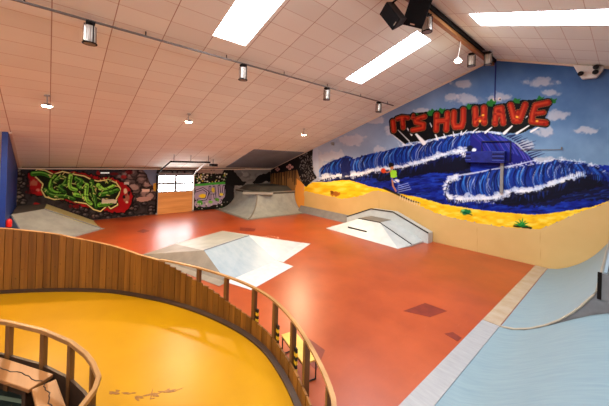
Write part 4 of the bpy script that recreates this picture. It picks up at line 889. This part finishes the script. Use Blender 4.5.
# ------------------------------------------------------------------ fittings on the mural wall
t = thing('wall_unit', 'blue painted louvred unit with a grey downpipe on the mural wall', 'wall unit', (-3.3, YM, 3.2))
w = MB(); w.bb((-3.95, YM - .22, 3.24), (-2.74, YM - .004, 3.64)); w.build('housing', MT['unit'], t, bevel=.01)
for (a, c) in ((-3.96, -3.78), (-3.10, -2.75)):
    for k in range(5):
        z = 3.31 + k * .07; w = MB(); w.box(((a + c) / 2, YM - .235, z + .02), (c - a, .03, .012), Matrix.Rotation(.5, 3, 'X')); w.build('louvre', MT['unitdark'] if k % 2 else MT['unitlight'], t)
w = MB(); w.tube([(-3.48, YM - .05, 3.63), (-3.48, YM - .05, 4.0), (-2.62, YM - .05, 3.98), (-2.62, YM - .05, 3.30), (-2.75, YM - .05, 3.30)], .02, 6); w.build('frame_pipe', MT['unitdark'], t)
w = MB(); w.bb((-2.89, YM - .09, 2.2), (-2.80, YM - .004, 3.28)); w.build('downpipe', MT['kerb'], t, label='pale grey downpipe')
w = MB(); w.tube([(-3.13, YM - .02, 5.45), (-3.13, YM - .02, 6.85)], .018, 6); tag(w.build('cable_conduit', MT['unit']), 'thin blue conduit running down from the ridge on the mural wall', 'conduit')
w = MB(); w.tube([(-2.4, YM - .03, 3.69), (-1.33, YM - .03, 3.69)], .008, 6); w.lathe([(.0, -.03), (.018, -.03), (.018, .05), (0, .05)], (-1.33, YM - .04, 3.72), 10); tag(w.build('sensor_rod', MT['railgrey']), 'thin horizontal rod with a small tip on the painted sky', 'rod')
w = MB(); w.bb((-10.82, YM - .12, 4.02), (-10.70, YM - .004, 4.18)); w.bb((-10.79, YM - .2, 4.08), (-10.73, YM - .12, 4.15)); tag(w.build('wall_camera', MT['kerb']), 'tiny pale camera high on the mural wall over the back wave', 'camera')
t = thing('twin_spotlight', 'white housing with two black lamp heads under the right slope', 'spotlight', (-.8, YM - .2, 6.0))
w = MB(); w.prism([(-1.12, YM - .16, 6.20), (-.48, YM - .16, roof(-.48) - .02), (-.50, YM - .16, 5.90), (-.62, YM - .16, 5.72), (-.92, YM - .16, 5.74), (-1.02, YM - .16, 5.94)], (0, .15, 0)); w.build('housing', MT['white'], t, bevel=.02)
for (x, z) in ((-.94, 5.9), (-.64, 5.88), (-.63, 6.02)):
    w = MB(); w.tube([(x, YM - .16, z), (x, YM - .30, z - .04)], .065, 12); w.build('lamp_head', MT['black'], t)

# ------------------------------------------------------------------ light
wd_ = bpy.data.worlds.new('world'); SC.world = wd_; wd_.use_nodes = True
wd_.node_tree.nodes['Background'].inputs[0].default_value = (.8, .9, 1, 1); wd_.node_tree.nodes['Background'].inputs[1].default_value = 1.0
def lamp(kind, loc, e, col, size=.15, name='lamp_or_fill_light'):
    l = bpy.data.lights.new(name, kind); l.energy = e; l.color = col
    l.shadow_soft_size = size
    if kind == 'SPOT': l.spot_size = 2.75; l.spot_blend = .5
    o = bpy.data.objects.new(name, l); o.location = loc; COL.objects.link(o); return o
WARM = (1.0, .72, .44)
for (x, y) in ((-10.2, -.12), (-10.2, 3.56), (-10.2, 8.93)): lamp('SPOT', (x, y, roof(x) - .34), 760, WARM)
lamp('SPOT', (-3.3, 8.74, 6.02), 220, (1, .86, .68))
# added warm fill lights, unseen behind the viewer, to brighten ceiling and track
for (x, y, e) in ((-11.5, -5.5, 130), (-5.0, -7.0, 130)): lamp('POINT', (x, y, 2.4), e, (1, .80, .58), .5)

SC.view_settings.view_transform = 'Standard'; SC.view_settings.look = 'None'; SC.view_settings.exposure = 0.1; SC.view_settings.gamma = 1.0; SC.view_settings.use_curve_mapping = False
SC.cycles.use_denoising = True; SC.cycles.max_bounces = 10; SC.cycles.diffuse_bounces = 7; SC.cycles.sample_clamp_indirect = 8.0
